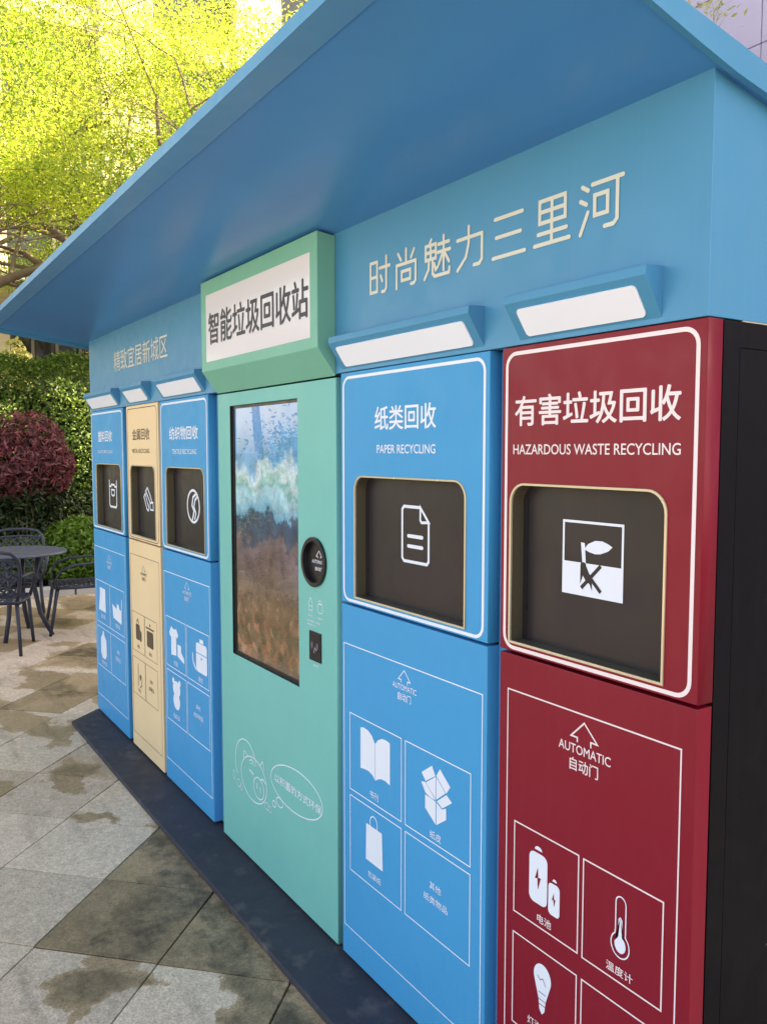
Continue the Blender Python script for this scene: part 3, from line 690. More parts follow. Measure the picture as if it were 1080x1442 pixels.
# lamps over the doors
def profile_solid(x0, x1, prof, mat, name, parent, bevel=.0015):
    n_ = len(prof); mb = MB(); mb.v += [(x0, y, z) for y, z in prof] + [(x1, y, z) for y, z in prof]
    mb.f += [tuple(range(n_)), tuple(range(n_, 2 * n_))[::-1]] + [(i, n_ + i, n_ + (i + 1) % n_, (i + 1) % n_) for i in range(n_)]
    return mb.build(name, mat, parent, bevel=bevel)
for (x0, x1) in ((-5.20, -4.60), (-4.43, -4.06), (-3.88, -3.335), (-2.205, -1.54), (-1.415, -1.03)):
    hood = profile_solid(x0, x1, [(.004, 1.943), (-.048, 1.940), (-.050, 1.922), (0.004, 1.842)], M['fascia'], 'lamp_hood', K)
    # diffuser lies on the slanted face from (-.050,1.922) to (0,1.842)
    def sl(t, off): # point along slant
        y = -.050 + .054 * t; z = 1.922 - .080 * t
        nx, nz_ = -.080 / .0965, -.054 / .0965
        return y + nx * off, z + nz_ * off
    m_ = .030
    ring = rrect(x0 + m_, x1 - m_, .20, .84, .012, 5)
    mb = MB(); k = len(ring)
    # ring given in (x, t): rescale corner radii to t units
    def rr2(x0_, x1_, t0, t1, rx):
        rt = rx / .0965; pts = []
        for (cx_, ct, a0) in ((x0_ + rx, t0 + rt, 180), (x1_ - rx, t0 + rt, 270), (x1_ - rx, t1 - rt, 0), (x0_ + rx, t1 - rt, 90)):
            for i in range(6):
                a = R(a0 + 90 * i / 5); pts.append((cx_ + rx * math.cos(a), ct + rt * math.sin(a)))
        return pts
    ring = rr2(x0 + m_, x1 - m_, .17, .85, .010); k = len(ring)
    for off in (0.0, .003):
        for (x, t_) in ring:
            y, z = sl(t_, off); mb.v.append((x, y, z))
    mb.f.append(tuple(range(k, 2 * k))); mb.f += [(i, (i + 1) % k, k + (i + 1) % k, k + i) for i in range(k)]
    mb.build('diffuser', M['diffuser'], hood)

# sign box over the display
sg = profile_solid(-3.205, -2.245, [(.0, 2.254), (-.064, 2.262), (-.064, 1.914), (-.0, 1.8305)], M['teal2'], 'sign_box', K, bevel=.003)
MB().box(-3.150, -2.290, -.0652, -.062, 1.948, 2.206).build('sign_face', M['signwhite'], sg, bevel=.0008)
text('智能垃圾回收站', -3.122, -2.300, 2.013, 2.133, -.0652, M['navy_ink'], sg, bold=.022)

# fascia lettering
FT = [  # each character in a unit box, strokes with round ends
    [[(.05, .85), (.05, .08), (.38, .08), (.38, .92), (.05, .92), (.05, .85)], [(.05, .5), (.38, .5)], [(.5, .72), (1.0, .72)], [(.83, 1), (.83, .12), (.76, .04), (.62, .04)], [(.56, .5), (.64, .34)]],
    [[(.5, 1), (.5, .66)], [(.12, .93), (.26, .74)], [(.88, .93), (.74, .74)], [(.05, 0), (.05, .62), (.95, .62), (.95, .1), (.88, .03), (.74, .03)], [(.3, .42), (.7, .42), (.7, .18), (.3, .18), (.3, .42)]],
    [[(.28, 1), (.2, .88)], [(.06, .86), (.46, .86), (.46, .5), (.06, .5), (.06, .86)], [(.06, .68), (.46, .68)], [(.26, .86), (.26, .5)], [(.2, .5), (.18, .25), (.02, .03)], [(.34, .5), (.34, .12), (.42, .04), (.96, .04), (.98, .16)],
     [(.40, .36), (.46, .2), (.54, .26)], [(.56, .82), (.96, .82)], [(.54, .62), (1.0, .62)], [(.76, 1), (.76, .14)], [(.74, .6), (.58, .32)], [(.78, .6), (.96, .32)]],
    [[(.02, .74), (.95, .74), (.95, .14), (.86, .04), (.66, .04)], [(.46, 1), (.46, .6), (.36, .28), (.04, 0)]],
    [[(.06, .93), (.92, .93)], [(.10, .5), (.87, .5)], [(.0, .04), (1, .04)]],
    [[(.16, .97), (.86, .97), (.86, .5), (.16, .5), (.16, .97)], [(.16, .735), (.86, .735)], [(.5, .97), (.5, .04)], [(.12, .27), (.9, .27)], [(.02, .04), (.98, .04)]],
    [[(.06, .96), (.2, .86)], [(.02, .68), (.16, .59)], [(.2, .42), (.02, .0)], [(.3, .95), (1, .95)], [(.88, .95), (.88, .14), (.8, .05), (.6, .05)], [(.36, .72), (.66, .72), (.66, .32), (.36, .32), (.36, .72)]],
]
FX = [(-2.047, -1.943), (-1.914, -1.815), (-1.782, -1.672), (-1.646, -1.545), (-1.510, -1.403), (-1.374, -1.266), (-1.240, -1.128)]
for strokes, (xa, xb) in zip(FT, FX):
    pr = Print(0, .0012)
    for st in strokes:
        pr.line([(xa + (xb - xa) * u, 2.041 + .098 * v) for u, v in st], .0088, closed=False, cap=True)
    pr.build('letter', M['cream'], fas)
text('精致宜居新城区', -4.695, -3.800, 2.035, 2.145, 0, M['cream'], fas, bold=.004, lift=.0012)

# ---- generic door pair
def upper_door(x0, x1, ox0, ox1, mat, ink, oz0=1.160, oz1=1.524, border=.0085, reveal=M['reveal']):
    r_ = .042 if ox1 - ox0 > .35 else .036
    hole = rrect(ox0, ox1, oz0, oz1, r_, 7, (0, 0, 1, 1))
    d = plate('upper_door', [(x0, 1.137), (x1, 1.137), (x1, 1.8355), (x0, 1.8355)], [hole], 0, .044, mat, K)
    # pale frame around the opening
    tr = rrect(ox0 - .004, ox1 + .004, oz0 - .004, oz1 + .004, r_ + .004, 7, (0, 0, 1, 1))
    plate('opening_frame', tr, [rrect(ox0 + .0015, ox1 - .0015, oz0 + .0015, oz1 - .0015, r_ - .001, 7, (0, 0, 1, 1))], -.0035, .0035, M['trim'], d, bev=.0008)
    strip_ring(rrect(ox0 + .0018, ox1 - .0018, oz0 + .0018, oz1 - .0018, r_ - .001, 7, (0, 0, 1, 1)), .0036, .040).build('opening_lining', reveal, d)
    sh = MB().box(ox0 + .002, ox1 - .002, .036, .040, oz0 + .002, oz1 - .002).build('shutter', M['shutter'], K)
    MB().box(ox0 + .014, ox0 + .0175, .0345, .0362, oz0 + .004, oz1 - .03).build('guide_strip', M['blackplastic'], sh)
    pr = Print(0); pr.line(rrect(x0 + .016, x1 - .018, 1.146, 1.820, .030, 6), border, closed=True); pr.build('border_line', ink, d)
    return d, sh
def lower_door(x0, x1, mat, depth=0.0):
    d = MB().box(x0, x1, depth, .044, .004, 1.129).build('lower_door', mat, K, bevel=.0018)
    return d
def frame_lines(d, ink, rects, w=.0032, y=0):
    pr = Print(y)
    for (a, b_, c_, e) in rects: pr.line([(a, c_), (b_, c_), (b_, e), (a, e)], w, closed=True)
    return pr.build('outline', ink, d)
def auto_arrow(d, ink, cx, zt, s=1.0, y=0, zh=None):
    pr = Print(y); w_ = .0035 * s
    pts = [(-.019, -.046), (-.019, -.036), (-.037, -.036), (0, 0), (.037, -.036), (.019, -.036), (.019, -.048)]
    pr.line([(cx + a * s, zt + b_ * s) for a, b_ in pts], w_); pr.build('arrow_mark', ink, d)
    text('AUTOMATIC', cx - .073 * s, cx + .073 * s, zt - .072 * s, zt - .052 * s, y, ink, d, bold=.01)
    text('自动门', cx - .040 * s, cx + .040 * s, zt - .110 * s, zt - .082 * s, y, ink, d, bold=.012)

# ---------------- red door pair
d, sh = upper_door(-1.473, -.931, -1.438, -1.010, M['red'], M['warm_white'])
text('有害垃圾回收', -1.428, -.983, 1.657, 1.723, 0, M['warm_white'], d, bold=.018)
text('HAZARDOUS WASTE RECYCLING', -1.433, -.981, 1.593, 1.615, 0, M['warm_white'], d, bold=.012)
pr = Print(.036)
pr.line([(-1.3065, 1.2925), (-1.1415, 1.2925), (-1.1415, 1.4485), (-1.3065, 1.4485)], .0055, closed=True)
pr.fill([(-1.3085, 1.2905), (-1.1395, 1.2905), (-1.1395, 1.3610), (-1.3085, 1.3610)])
pr.fill([(-1.2555, 1.405), (-1.2445, 1.404), (-1.2405, 1.361), (-1.2505, 1.361)])
pr.fill([(-1.244, 1.393), (-1.235, 1.403), (-1.215, 1.4115), (-1.196, 1.412), (-1.180, 1.4075), (-1.168, 1.402), (-1.180, 1.392), (-1.200, 1.3845), (-1.215, 1.383), (-1.232, 1.386), (-1.243, 1.390)])
pr.build('hazard_mark', M['white'], sh)
pr = Print(.036, .0012)
pr.ell(-1.2475, 1.357, .008, .006, n=14)
pr.fill([(-1.2555, 1.355), (-1.2395, 1.356), (-1.2225, 1.326), (-1.2215, 1.304), (-1.2290, 1.318), (-1.2390, 1.322), (-1.2480, 1.334), (-1.2555, 1.315)])
pr.line([(-1.2525, 1.3065), (-1.1985, 1.3595)], .0085); pr.line([(-1.2420, 1.345), (-1.1975, 1.3035)], .0085)
pr.build('hazard_cross', M['shutter'], sh)
d = lower_door(-1.473, -.932, M['red'], .0015); dy = .0015
frame_lines(d, M['warm_white'], [(-1.4435, -.9635, .095, 1.0455), (-1.4155, -1.2135, .5185, .7365), (-1.1995, -.9945, .5165, .7350), (-1.4165, -1.2145, .245, .4675), (-1.1995, -.9945, .245, .4670)], .0034, dy)
auto_arrow(d, M['warm_white'], -1.2045, 1.028, 1.0, dy)
pr = Print(dy)
pr.fill(rrect(-1.3645, -1.3065, .5715, .690, .016, 6)); pr.fill(arc(-1.3355, .697, .012, 0, 180, 8, .009))
pr.fill(rrect(-1.3025, -1.2675, .566, .6395, .010, 6)); pr.fill(arc(-1.2835, .6450, .0065, 0, 180, 8, .0065))
pr.build('battery_mark', M['white'], d)
pr = Print(dy, .0013)
pr.fill([(-1.3360, .657), (-1.3450, .629), (-1.3370, .631), (-1.3355, .605), (-1.3265, .635), (-1.3350, .633)])
pr.fill([(-1.2850, .620), (-1.2905, .602), (-1.2855, .603), (-1.2845, .587), (-1.2795, .606), (-1.2845, .605)])
pr.build('bolt_mark', M['red'], d)
pr = Print(dy)
st = arc(-1.0970, .684, .013, 0, 180, 8, .014) + [(-1.110, .627)] + arc(-1.0975, .5955, .0235, 125, 415, 18, .0265) + [(-1.084, .627)]
pr.line(st, .0028, closed=True)
pr.fill(arc(-1.0975, .5965, .0145, 110, 430, 16, .0175) + [(-1.0925, .612), (-1.0925, .650), (-1.0975, .656), (-1.1025, .650), (-1.1025, .612)])
pr.build('thermometer_mark', M['white'], d)
pr = Print(dy)
pr.fill([(-1.3060, .352), (-1.3095, .327), (-1.3175, .3175), (-1.3255, .327), (-1.3290, .352)] + arc(-1.3175, .405, .0275, 205, -25, 18, .031)[::1])
pr.build('bulb_mark', M['white'], d)
pr = Print(dy, .0013)
pr.line([(-1.333, .405), (-1.3235, .397), (-1.3155, .404), (-1.3065, .389)], .0014)
for z in (.368, .3515, .340): pr.line([(-1.329, z), (-1.3060, z)], .0015)
pr.build('bulb_detail', M['red'], d)
text('电池', -1.3370, -1.2925, .5295, .5495, dy, M['warm_white'], d, bold=.012)
text('温度计', -1.1330, -1.0640, .5295, .5490, dy, M['warm_white'], d, bold=.012)
text('灯泡', -1.3640, -1.3190, .2720, .2925, dy, M['warm_white'], d, bold=.012)

# ---------------- blue paper door pair
d, sh = upper_door(-2.214, -1.518, -2.132, -1.606, M['blue'], M['white'])
text('纸类回收', -2.021, -1.729, 1.660, 1.726, 0, M['white'], d, bold=.016)
text('PAPER RECYCLING', -2.010, -1.731, 1.594, 1.618, 0, M['white'], d, bold=.012)
pr = Print(.036)
pr.line([(-1.846, 1.4455), (-1.925, 1.4455), (-1.9335, 1.437), (-1.9335, 1.300), (-1.925, 1.2915), (-1.8150, 1.2915), (-1.8075, 1.300), (-1.8075, 1.407)], .0085, cap=True)
pr.line([(-1.846, 1.4455), (-1.8075, 1.407), (-1.840, 1.4045), (-1.8465, 1.411)], .0075, closed=True)
pr.line([(-1.904, 1.3635), (-1.837, 1.3635)], .010, cap=True); pr.line([(-1.904, 1.3350), (-1.837, 1.3350)], .010, cap=True)
pr.build('document_mark', M['white'], sh)
d = lower_door(-2.214, -1.518, M['blue'])
bx = dict(x=(-2.165, -1.8835, -1.864, -1.5765), z=(.795, .554, .534, .2935))
def cells(d, ink, x, z, frame, w=.0032):
    frame_lines(d, ink, [frame, (x[0], x[1], z[1], z[0]), (x[2], x[3], z[1], z[0]), (x[0], x[1], z[3], z[2]), (x[2], x[3], z[3], z[2])], w)
cells(d, M['white'], bx['x'], bx['z'], (-2.2000, -1.534, .100, 1.0075))
auto_arrow(d, M['white'], -1.870, .992, .80)
pr = Print(0)
pr.fill([(-2.103, .765), (-2.085, .7700), (-2.060, .768), (-2.038, .757), (-2.0215, .738), (-2.0215, .627), (-2.035, .639), (-2.055, .644), (-2.080, .643), (-2.103, .639)])
pr.fill([(-2.0195, .738), (-2.005, .754), (-1.985, .764), (-1.962, .7665), (-1.9415, .763), (-1.9415, .639), (-1.965, .644), (-1.990, .642), (-2.008, .634), (-2.0195, .627)])
pr.build('book_mark', M['white'], d)
pr = Print(0)
for q in ([(-1.786, .731), (-1.739, .764), (-1.724, .740), (-1.768, .712)], [(-1.704, .766), (-1.659, .732), (-1.676, .709), (-1.720, .742)], [(-1.788, .705), (-1.769, .7095), (-1.722, .674), (-1.745, .674), (-1.768, .680)],
          [(-1.766, .709), (-1.722, .739), (-1.722, .677)], [(-1.7195, .739), (-1.679, .709), (-1.7195, .677)], [(-1.675, .706), (-1.651, .693), (-1.693, .663), (-1.717, .674)],
          [(-1.769, .675), (-1.7215, .671), (-1.7215, .608), (-1.769, .638)], [(-1.7185, .670), (-1.694, .660), (-1.676, .669), (-1.676, .638), (-1.7185, .608)]): pr.fill(q)
pr.build('box_mark', M['white'], d)
pr = Print(0)
pr.fill([(-2.071, .479), (-1.984, .479), (-1.980, .366), (-2.073, .366)]); pr.line([(-2.049, .479)] + arc(-2.029, .492, .0195, 180, 0, 10, .021) + [(-2.0095, .479)], .0035)
pr.build('bag_mark', M['white'], d)
text('书刊', -2.051, -2.003, .5670, .5900, 0, M['white'], d, bold=.006); text('纸皮', -1.748, -1.698, .5640, .5860, 0, M['white'], d, bold=.006)
text('包装纸', -2.061, -1.990, .3170, .3370, 0, M['white'], d, bold=.006)
text('其他', -1.748, -1.697, .4220, .4430, 0, M['white'], d, bold=.006); text('纸类物品', -1.775, -1.669, .3820, .4030, 0, M['white'], d, bold=.006)

# ---------------- teal display module
circ = arc(-2.389, 1.2375, .078, 0, 360, 32)[:-1]
d = plate('display_door', [(-3.203, .004), (-2.245, .004), (-2.245, 1.8265), (-3.203, 1.8265)], [[(-3.082, .792), (-2.5055, .792), (-2.5055, 1.7765), (-3.082, 1.7765)], circ], 0, .044, M['teal'], K)
strip_ring([(-3.0815, .7925), (-2.506, .7925), (-2.506, 1.776), (-3.0815, 1.776)], .0015, .040).build('screen_surround', M['blackplastic'], d)
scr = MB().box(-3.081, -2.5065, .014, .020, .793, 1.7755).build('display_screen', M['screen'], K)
mb = MB(); mb.box(-3.081, -3.062, .010, .0138, .793, 1.7755); mb.box(-3.062, -2.5065, .010, .0138, .793, .806); mb.box(-3.062, -2.5065, .010, .0138, 1.7655, 1.7755)
mb.build('bezel', M['blackplastic'], scr)
rk = MB(); rk.v = []
outer = arc(-2.389, 1.2375, .082, 0, 360, 40)[:-1]; inner = arc(-2.389, 1.2375, .068, 0, 360, 40)[:-1]
rk = MB(); k = 40
rings = [(outer, .001), (outer, -.008), (arc(-2.389, 1.2375, .079, 0, 360, 40)[:-1], -.010), (inner, -.009), (inner, .010)]
for rg_, y in rings: rk.v += [(a, y, b_) for a, b_ in rg_]
for q in range(len(rings) - 1):
    for i in range(k): rk.f.append((q * k + i, q * k + (i + 1) % k, (q + 1) * k + (i + 1) % k, (q + 1) * k + i))
rk.f.append(tuple(range(4 * k, 5 * k)))
bp_ = rk.build('bottle_slot', M['blackplastic'], K)
pr = Print(.010); pts = [(-.010, -.024), (-.010, -.018), (-.019, -.018), (0, 0), (.019, -.018), (.010, -.018), (.010, -.024)]
pr.line([(-2.376 + a, 1.274 + b_) for a, b_ in pts], .0024); pr.build('arrow_mark', M['white'], bp_)
text('AUTOMATIC', -2.424, -2.340, 1.2320, 1.2430, .010, M['white'], bp_, bold=.02); text('自动门', -2.402, -2.350, 1.2080, 1.2210, .010, M['white'], bp_, bold=.02)
pr = Print(0)
pr.line([(-2.429, 1.073), (-2.406, 1.073), (-2.406, 1.100), (-2.413, 1.108), (-2.413, 1.114), (-2.422, 1.114), (-2.422, 1.108), (-2.429, 1.100)], .0022, closed=True); pr.line([(-2.429, 1.088), (-2.406, 1.088)], .002)
pr.build('bottle_mark', M['white'], d)
pr = Print(0); pr.line(rrect(-2.369, -2.336, 1.073, 1.104, .010, 4), .0022, closed=True); pr.ell(-2.352, 1.108, .011, .006, .002, n=16)
pr.build('can_mark', M['white'], d)
text('投放塑料瓶', -2.432, -2.402, 1.052, 1.058, 0, M['white'], d, bold=.01); text('投放易拉罐', -2.370, -2.336, 1.052, 1.058, 0, M['white'], d, bold=.01)
text('请将瓶罐投入上方圆口', -2.440, -2.352, 1.034, 1.041, 0, M['white'], d, bold=.01); text('每次投放一件', -2.440, -2.385, 1.022, 1.029, 0, M['white'], d, bold=.01)
rd = MB().box(-2.4235, -2.3445, -.004, .001, .908, 1.006).build('card_reader', M['blackplastic'], K, bevel=.001)
pr = Print(-.004)
for q in (.010, .017): pr.ell(-2.380, .960, q, q, .0018, n=10, a0=-45, a1=45)
for q in (.010, .017): pr.ell(-2.390, .960, q, q, .0018, n=10, a0=135, a1=225)
pr.line([(-2.390, .935), (-2.382, .955), (-2.372, .945)], .003); pr.build('scan_mark', M['ink_blue'], rd)
text('刷卡区', -2.400, -2.368, .888, .897, 0, M['white'], d, bold=.01)
# pig line art and speech bubble
pr = Print(0); lw = .0040
pr.line(arc(-2.965, .368, .102, 215, 15, 22, .102), lw)
pr.ell(-2.892, .334, .118, .086, lw, rot=0, n=36)
pr.ell(-2.846, .315, .047, .041, lw, n=24)
pr.line([(-2.986, .392), (-2.980, .424), (-2.946, .412)], lw); pr.line([(-2.832, .410), (-2.808, .432), (-2.796, .400)], lw)
pr.line([(-2.930, .398), (-2.910, .408), (-2.888, .404)], lw); pr.line([(-2.925, .388), (-2.905, .396), (-2.880, .392)], .0024)
pr.line([(-2.928, .362), (-2.910, .360), (-2.893, .354)], .006, cap=True); pr.line([(-2.826, .357), (-2.803, .364), (-2.784, .354)], .005, cap=True)
pr.line([(-2.862, .330), (-2.860, .312)], .005, cap=True); pr.line([(-2.832, .324), (-2.828, .306)], .005, cap=True)
pr.ell(-3.080, .293, .011, .018, .0026, n=14); pr.ell(-3.035, .273, .018, .015, .0026, n=14); pr.ell(-3.008, .266, .008, .014, .0024, n=12)
pr.ell(-2.775, .272, .018, .014, .0026, n=14); pr.ell(-2.746, .270, .012, .012, .0026, n=12)
pr.build('pig_drawing', M['white'], d)
pr = Print(0); pr.ell(-2.540, .411, .197, .078, lw, rot=3, n=44); pr.ell(-2.712, .304, .014, .012, lw, n=16); pr.ell(-2.665, .326, .027, .017, lw, n=18)
pr.build('speech_bubble', M['white'], d)
text('以积蓄的方式环保', -2.704, -2.352, .393, .425, 0, M['white'], d, bold=.008)

# ---------------- textile door pair
d, sh = upper_door(-3.932, -3.309, -3.857, -3.365, M['blue'], M['white'])
text('纺织物回收', -3.798, -3.430, 1.652, 1.710, 0, M['white'], d, bold=.022)
text('TEXTILE RECYCLING', -3.762, -3.452, 1.587, 1.609, 0, M['white'], d, bold=.014)
pr = Print(.036)
pr.ell(-3.597, 1.352, .076, .072, .011, n=32)
pr.line([(-3.560, 1.410), (-3.600, 1.392), (-3.612, 1.356), (-3.588, 1.330), (-3.610, 1.288)], .013)
pr.line([(-3.545, 1.398), (-3.575, 1.380), (-3.588, 1.352), (-3.566, 1.322), (-3.580, 1.292)], .011)
pr.build('textile_mark', M['white'], sh)
d = lower_door(-3.932, -3.309, M['blue'])
cells(d, M['white'], (-3.896, -3.628, -3.614, -3.342), (.811, .572, .549, .307), (-3.914, -3.325, .104, 1.026), .0036)
auto_arrow(d, M['white'], -3.600, 1.008, .78)
pr = Print(0)
pr.fill([(-3.853, .735), (-3.820, .772), (-3.800, .762), (-3.775, .760), (-3.755, .768), (-3.726, .742), (-3.742, .722), (-3.756, .732), (-3.754, .640), (-3.826, .632), (-3.826, .722), (-3.838, .718)])
pr.fill([(-3.738, .698), (-3.690, .698), (-3.690, .668), (-3.650, .645), (-3.650, .622), (-3.738, .640)])
pr.build('clothes_mark', M['white'], d)
pr = Print(0)
pr.fill(rrect(-3.495, -3.365, .628, .758, .014, 4)); pr.fill([(-3.452, .761), (-3.448, .779), (-3.408, .779), (-3.404, .761)]); pr.line([(-3.540, .700), (-3.532, .660), (-3.498, .632)], .010)
pr.build('handbag_mark', M['white'], d)
pr = Print(0, .0013); pr.line([(-3.495, .712), (-3.365, .712)], .0035); pr.ell(-3.430, .692, .006, .006, n=10); pr.build('handbag_detail', M['blue'], d)
pr = Print(0)
pr.ell(-3.762, .478, .052, .038, n=20); pr.ell(-3.805, .511, .016, .015, n=12); pr.ell(-3.720, .513, .016, .015, n=12); pr.ell(-3.762, .420, .046, .042, n=20)
pr.build('toy_bear_mark', M['white'], d)
text('衣鞋', -3.795, -3.738, .588, .612, 0, M['white'], d); text('箱包', -3.470, -3.415, .585, .609, 0, M['white'], d)
text('毛绒玩具', -3.812, -3.722, .330, .356, 0, M['white'], d); text('其他', -3.505, -3.452, .452, .474, 0, M['white'], d); text('纺织物品', -3.535, -3.422, .410, .434, 0, M['white'], d)

# ---------------- beige metal door pair
d, sh = upper_door(-4.487, -3.964, -4.432, -4.022, M['beige'], M['brown'], border=.004)
text('金属回收', -4.384, -4.095, 1.657, 1.715, 0, M['brown'], d, bold=.016)
text('METAL RECYCLING', -4.388, -4.100, 1.590, 1.612, 0, M['brown'], d, bold=.008)
pr = Print(.036)
pr.line([(-4.262, 1.412), (-4.215, 1.372), (-4.190, 1.340), (-4.215, 1.332), (-4.245, 1.360), (-4.290, 1.392), (-4.262, 1.412)], .009)
pr.line([(-4.322, 1.362), (-4.298, 1.380), (-4.262, 1.330), (-4.240, 1.312), (-4.252, 1.292), (-4.275, 1.300), (-4.322, 1.362)], .009)
pr.line([(-4.222, 1.335), (-4.172, 1.338), (-4.170, 1.300), (-4.218, 1.300), (-4.222, 1.335)], .009)
pr.build('metal_mark', M['white'], sh)
d = lower_door(-4.487, -3.964, M['beige'])
cells(d, M['brown'], (-4.458, -4.245, -4.240, -4.042), (.744, .535, .498, .298), (-4.468, -3.990, .080, 1.053), .0026)
auto_arrow(d, M['brown'], -4.238, 1.010, .72)
pr = Print(0)
pr.fill(rrect(-4.395, -4.325, .600, .685, .012, 4)); pr.line([(-4.380, .692), (-4.360, .712), (-4.340, .692)], .008); pr.fill([(-4.322, .596), (-4.296, .602), (-4.296, .650), (-4.322, .660)])
pr.build('can_mark', M['brown'], d)
pr = Print(0); pr.fill(rrect(-4.205, -4.100, .596, .680, .010, 4)); pr.line([(-4.218, .694), (-4.088, .694)], .009); pr.ell(-4.153, .712, .010, .008, n=10); pr.build('pot_mark', M['brown'], d)
pr = Print(0); pr.line([(-4.370, .470), (-4.370, .350)], .006); pr.line([(-4.340, .345), (-4.312, .360), (-4.305, .400), (-4.325, .420)], .006); pr.ell(-4.335, .400, .012, .016, n=10); pr.build('wire_mark', M['brown'], d)
text('罐头', -4.372, -4.325, .556, .576, 0, M['brown'], d); text('锅具', -4.175, -4.128, .553, .573, 0, M['brown'], d); text('铁丝', -4.372, -4.325, .318, .338, 0, M['brown'], d)
text('其他', -4.170, -4.125, .410, .430, 0, M['brown'], d); text('金属物品', -4.190, -4.105, .370, .392, 0, M['brown'], d)

# ---------------- blue plastic door pair
d, sh = upper_door(-5.235, -4.553, -5.134, -4.612, M['blue'], M['white'])
text('塑料回收', -5.068, -4.775, 1.655, 1.716, 0, M['white'], d, bold=.022)
text('PLASTIC RECYCLING', -5.077, -4.769, 1.588, 1.605, 0, M['white'], d, bold=.012)
pr = Print(.036)
pr.line([(-4.985, 1.428), (-4.985, 1.290), (-4.970, 1.276), (-4.850, 1.276), (-4.835, 1.290), (-4.835, 1.428)], .012, cap=True)
pr.line([(-4.985, 1.395), (-4.945, 1.395), (-4.945, 1.405), (-4.875, 1.405), (-4.875, 1.395), (-4.835, 1.395)], .011)
pr.line([(-4.942, 1.375), (-4.942, 1.350), (-4.925, 1.342), (-4.895, 1.342), (-4.878, 1.350), (-4.878, 1.375), (-4.942, 1.375)], .010)
pr.build('plastic_mark', M['white'], sh)
d = lower_door(-5.235, -4.553, M['blue'])
cells(d, M['white'], (-5.194, -4.905, -4.895, -4.605), (.820, .565, .535, .294), (-5.216, -4.575, .108, 1.026), .0036)
auto_arrow(d, M['white'], -4.895, 1.000, .78)
pr = Print(0); pr.fill([(-5.120, .780), (-5.000, .780), (-4.995, .640), (-5.125, .640)]); pr.fill([(-5.150, .640), (-5.110, .640), (-5.115, .745)]); pr.build('bottle_mark', M['white'], d)
pr = Print(0); pr.fill([(-4.850, .720), (-4.760, .700), (-4.750, .735), (-4.715, .728), (-4.700, .705), (-4.660, .705), (-4.665, .626), (-4.830, .640)]); pr.line([(-4.665, .705), (-4.655, .770)], .010); pr.build('tub_mark', M['white'], d)
pr = Print(0); pr.fill([(-5.075, .518), (-5.050, .518), (-5.045, .498), (-5.000, .470), (-4.995, .380), (-5.030, .350), (-5.095, .350), (-5.125, .380), (-5.120, .470), (-5.080, .498)]); pr.build('jug_mark', M['white'], d)
text('塑料瓶', -5.100, -5.010, .595, .622, 0, M['white'], d); text('塑料盆', -4.790, -4.700, .590, .616, 0, M['white'], d); text('洗护用品', -5.110, -4.995, .312, .338, 0, M['white'], d)
text('其他', -4.770, -4.720, .440, .465, 0, M['white'], d); text('塑料物品', -4.800, -4.700, .395, .422, 0, M['white'], d)
# dark fillers seen in the gaps between the doors
for (a, b_, m_) in ((-4.553, -4.487, 'black'), (-3.964, -3.932, 'black'), (-3.309, -3.203, 'fascia'), (-2.245, -2.214, 'teal'), (-1.518, -1.473, 'blue')):
    MB().box(a + .001, b_ - .001, .036, .0455, .004, 1.8345).build('gap_filler', M[m_], K)

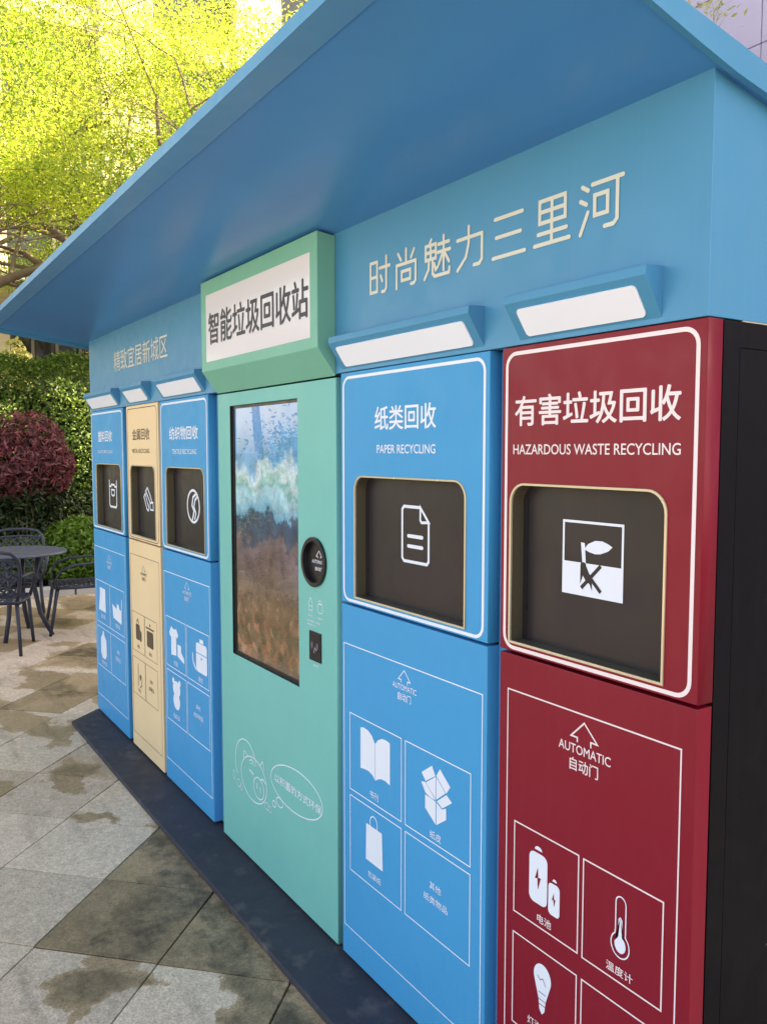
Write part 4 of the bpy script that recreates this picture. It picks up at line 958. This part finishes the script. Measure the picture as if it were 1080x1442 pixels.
# ================================================================== TABLE AND CHAIRS
def make_chair(label):
    t = thing('garden_chair', label, 'chair', group='chairs around the round table')
    # local: seat faces +Y, origin on the ground under the seat centre; width along X
    al = M['alu']
    for sx in (-1, 1):
        MB().tube([(sx * .215, .20, .41), (sx * .225, .235, .2), (sx * .235, .27, 0)], [.017, .015, .014], n=8).build('leg', al, t, smooth=True)
        MB().tube([(sx * .20, -.20, .41), (sx * .215, -.225, .2), (sx * .23, -.265, 0)], [.017, .015, .014], n=8).build('leg', al, t, smooth=True)
        MB().tube([(sx * .225, -.255, .62), (sx * .265, -.12, .635), (sx * .28, .06, .625), (sx * .275, .17, .585), (sx * .255, .215, .50), (sx * .225, .205, .41)], [.013, .016, .018, .017, .014, .014], n=8, flat_=.7).build('armrest', al, t, smooth=True)
    # seat: rim + lattice
    seat = MB(); rim = [(-.225, -.21), (.225, -.21), (.24, .05), (.215, .21), (.12, .235), (-.12, .235), (-.215, .21), (-.24, .05)]
    seat.tube([(x, y, .42) for x, y in rim], .015, n=8, closed=True)
    so_ = seat.build('seat', al, t, smooth=True)
    sl_ = MB()
    for k in range(-5, 6):
        for sg_ in (1, -1):
            pts = []
            for u in (-.3, .3):
                x = k * .085 + u * sg_; y = u
                pts.append((x, y))
            (xa, ya), (xb, yb) = pts
            # clip to the seat box
            def clip(xa, ya, xb, yb):
                t0, t1 = 0, 1; dx, dy = xb - xa, yb - ya
                for p_, q_ in ((-dx, xa + .22), (dx, .22 - xa), (-dy, ya + .205), (dy, .215 - ya)):
                    if p_ == 0: continue
                    r_ = q_ / p_
                    if p_ < 0: t0 = max(t0, r_)
                    else: t1 = min(t1, r_)
                return None if t0 >= t1 else (xa + dx * t0, ya + dy * t0, xa + dx * t1, ya + dy * t1)
            c_ = clip(xa, ya, xb, yb)
            if c_: sl_.tube([(c_[0], c_[1], .422 + .002 * sg_), (c_[2], c_[3], .422 + .002 * sg_)], .009, n=5, flat_=.5)
    sl_.build('seat_lattice', al, so_)
    # back: hoop + lattice, leaning
    def bp(x, h): return (x, -.215 - .14 * h / .42 - .03 * (1 - (x / .24) ** 2) + .03, .42 + h)
    hoop = [(-.20, 0), (-.225, .12), (-.245, .26), (-.235, .36), (-.19, .41), (-.08, .43), (.08, .43), (.19, .41), (.235, .36), (.245, .26), (.225, .12), (.20, 0)]
    bk = MB().tube([bp(x, h) for x, h in hoop], .0145, n=8).build('backrest', al, t, smooth=True)
    bl = MB()
    bl.tube([bp(-.215, .345), bp(-.1, .36), (bp(.1, .36)), bp(.215, .345)], .011, n=6); bl.tube([bp(-.205, .05), bp(0, .06), bp(.205, .05)], .011, n=6)
    for k in range(-4, 5):
        for sg_ in (1, -1):
            xa = k * .075; h0, h1 = .055, .350
            pts = []
            for i in range(7):
                u = i / 6; x = xa + sg_ * (u - .5) * .30; h_ = h0 + (h1 - h0) * u
                if abs(x) <= .228: pts.append(bp(x, h_))
            if len(pts) > 1: bl.tube(pts, .0085, n=5)
    bl.build('back_lattice', al, bk)
    return t
def face(o, x, y, fx, fy): o.location = (x, y, GZ); o.rotation_euler = (0, 0, math.atan2(fy, fx) - PI / 2)
c1 = make_chair('dark lattice chair at the left edge, seen from behind, nearest the camera')
face(c1, -7.36, -.27, -.94, .34)
c2 = copy_tree(c1); c2['label'] = 'lattice chair on the far side of the table facing the camera'; face(c2, -8.62, .10, .97, -.2)
c3 = copy_tree(c1); c3['label'] = 'lattice chair between the table and the kiosk, turned sideways'; face(c3, -7.86, .50, -.12, -1)
t = thing('round_table', 'dark blue-grey round metal table among the lattice chairs', 'table', (-7.86, -.03, GZ))
top = MB()
k = 48
for (r_, z) in ((0.001, .755), (.41, .755), (.425, .750), (.43, .740), (.425, .732), (.40, .730), (0.001, .730)):
    top.v += [(r_ * math.cos(2 * PI * i / k), r_ * math.sin(2 * PI * i / k), z) for i in range(k)]
for q in range(6):
    for i in range(k): top.f.append((q * k + i, q * k + (i + 1) % k, (q + 1) * k + (i + 1) % k, (q + 1) * k + i))
top.build('tabletop', M['alu_top'], t, smooth=False)
for i in range(4):
    a = R(62 + 90 * i)
    MB().tube([(.20 * math.cos(a), .20 * math.sin(a), .73), (.15 * math.cos(a), .15 * math.sin(a), .45), (.20 * math.cos(a), .20 * math.sin(a), .2), (.30 * math.cos(a), .30 * math.sin(a), 0)], [.02, .022, .02, .018], n=8).build('leg', M['alu'], t, smooth=True)
MB().tube([(.15 * math.cos(2 * PI * i / 16), .15 * math.sin(2 * PI * i / 16), .45) for i in range(16)], .011, n=6, closed=True).build('ring', M['alu'], t, smooth=True)

# a small security lamp on the far building
t = thing('wall_lamp', 'small white round-nosed lamp on the far beige building', 'lamp', (-23.9, 2.95, 4.93))
MB().tube([(0, 0, .15), (.18, 0, .12), (.3, 0, 0)], .03, n=8).build('bracket', M['frame'], t)
MB().tube([(.3, 0, .08), (.3, 0, -.05), (.3, 0, -.16)], [.07, .12, .05], n=10).build('shade', M['white'], t)
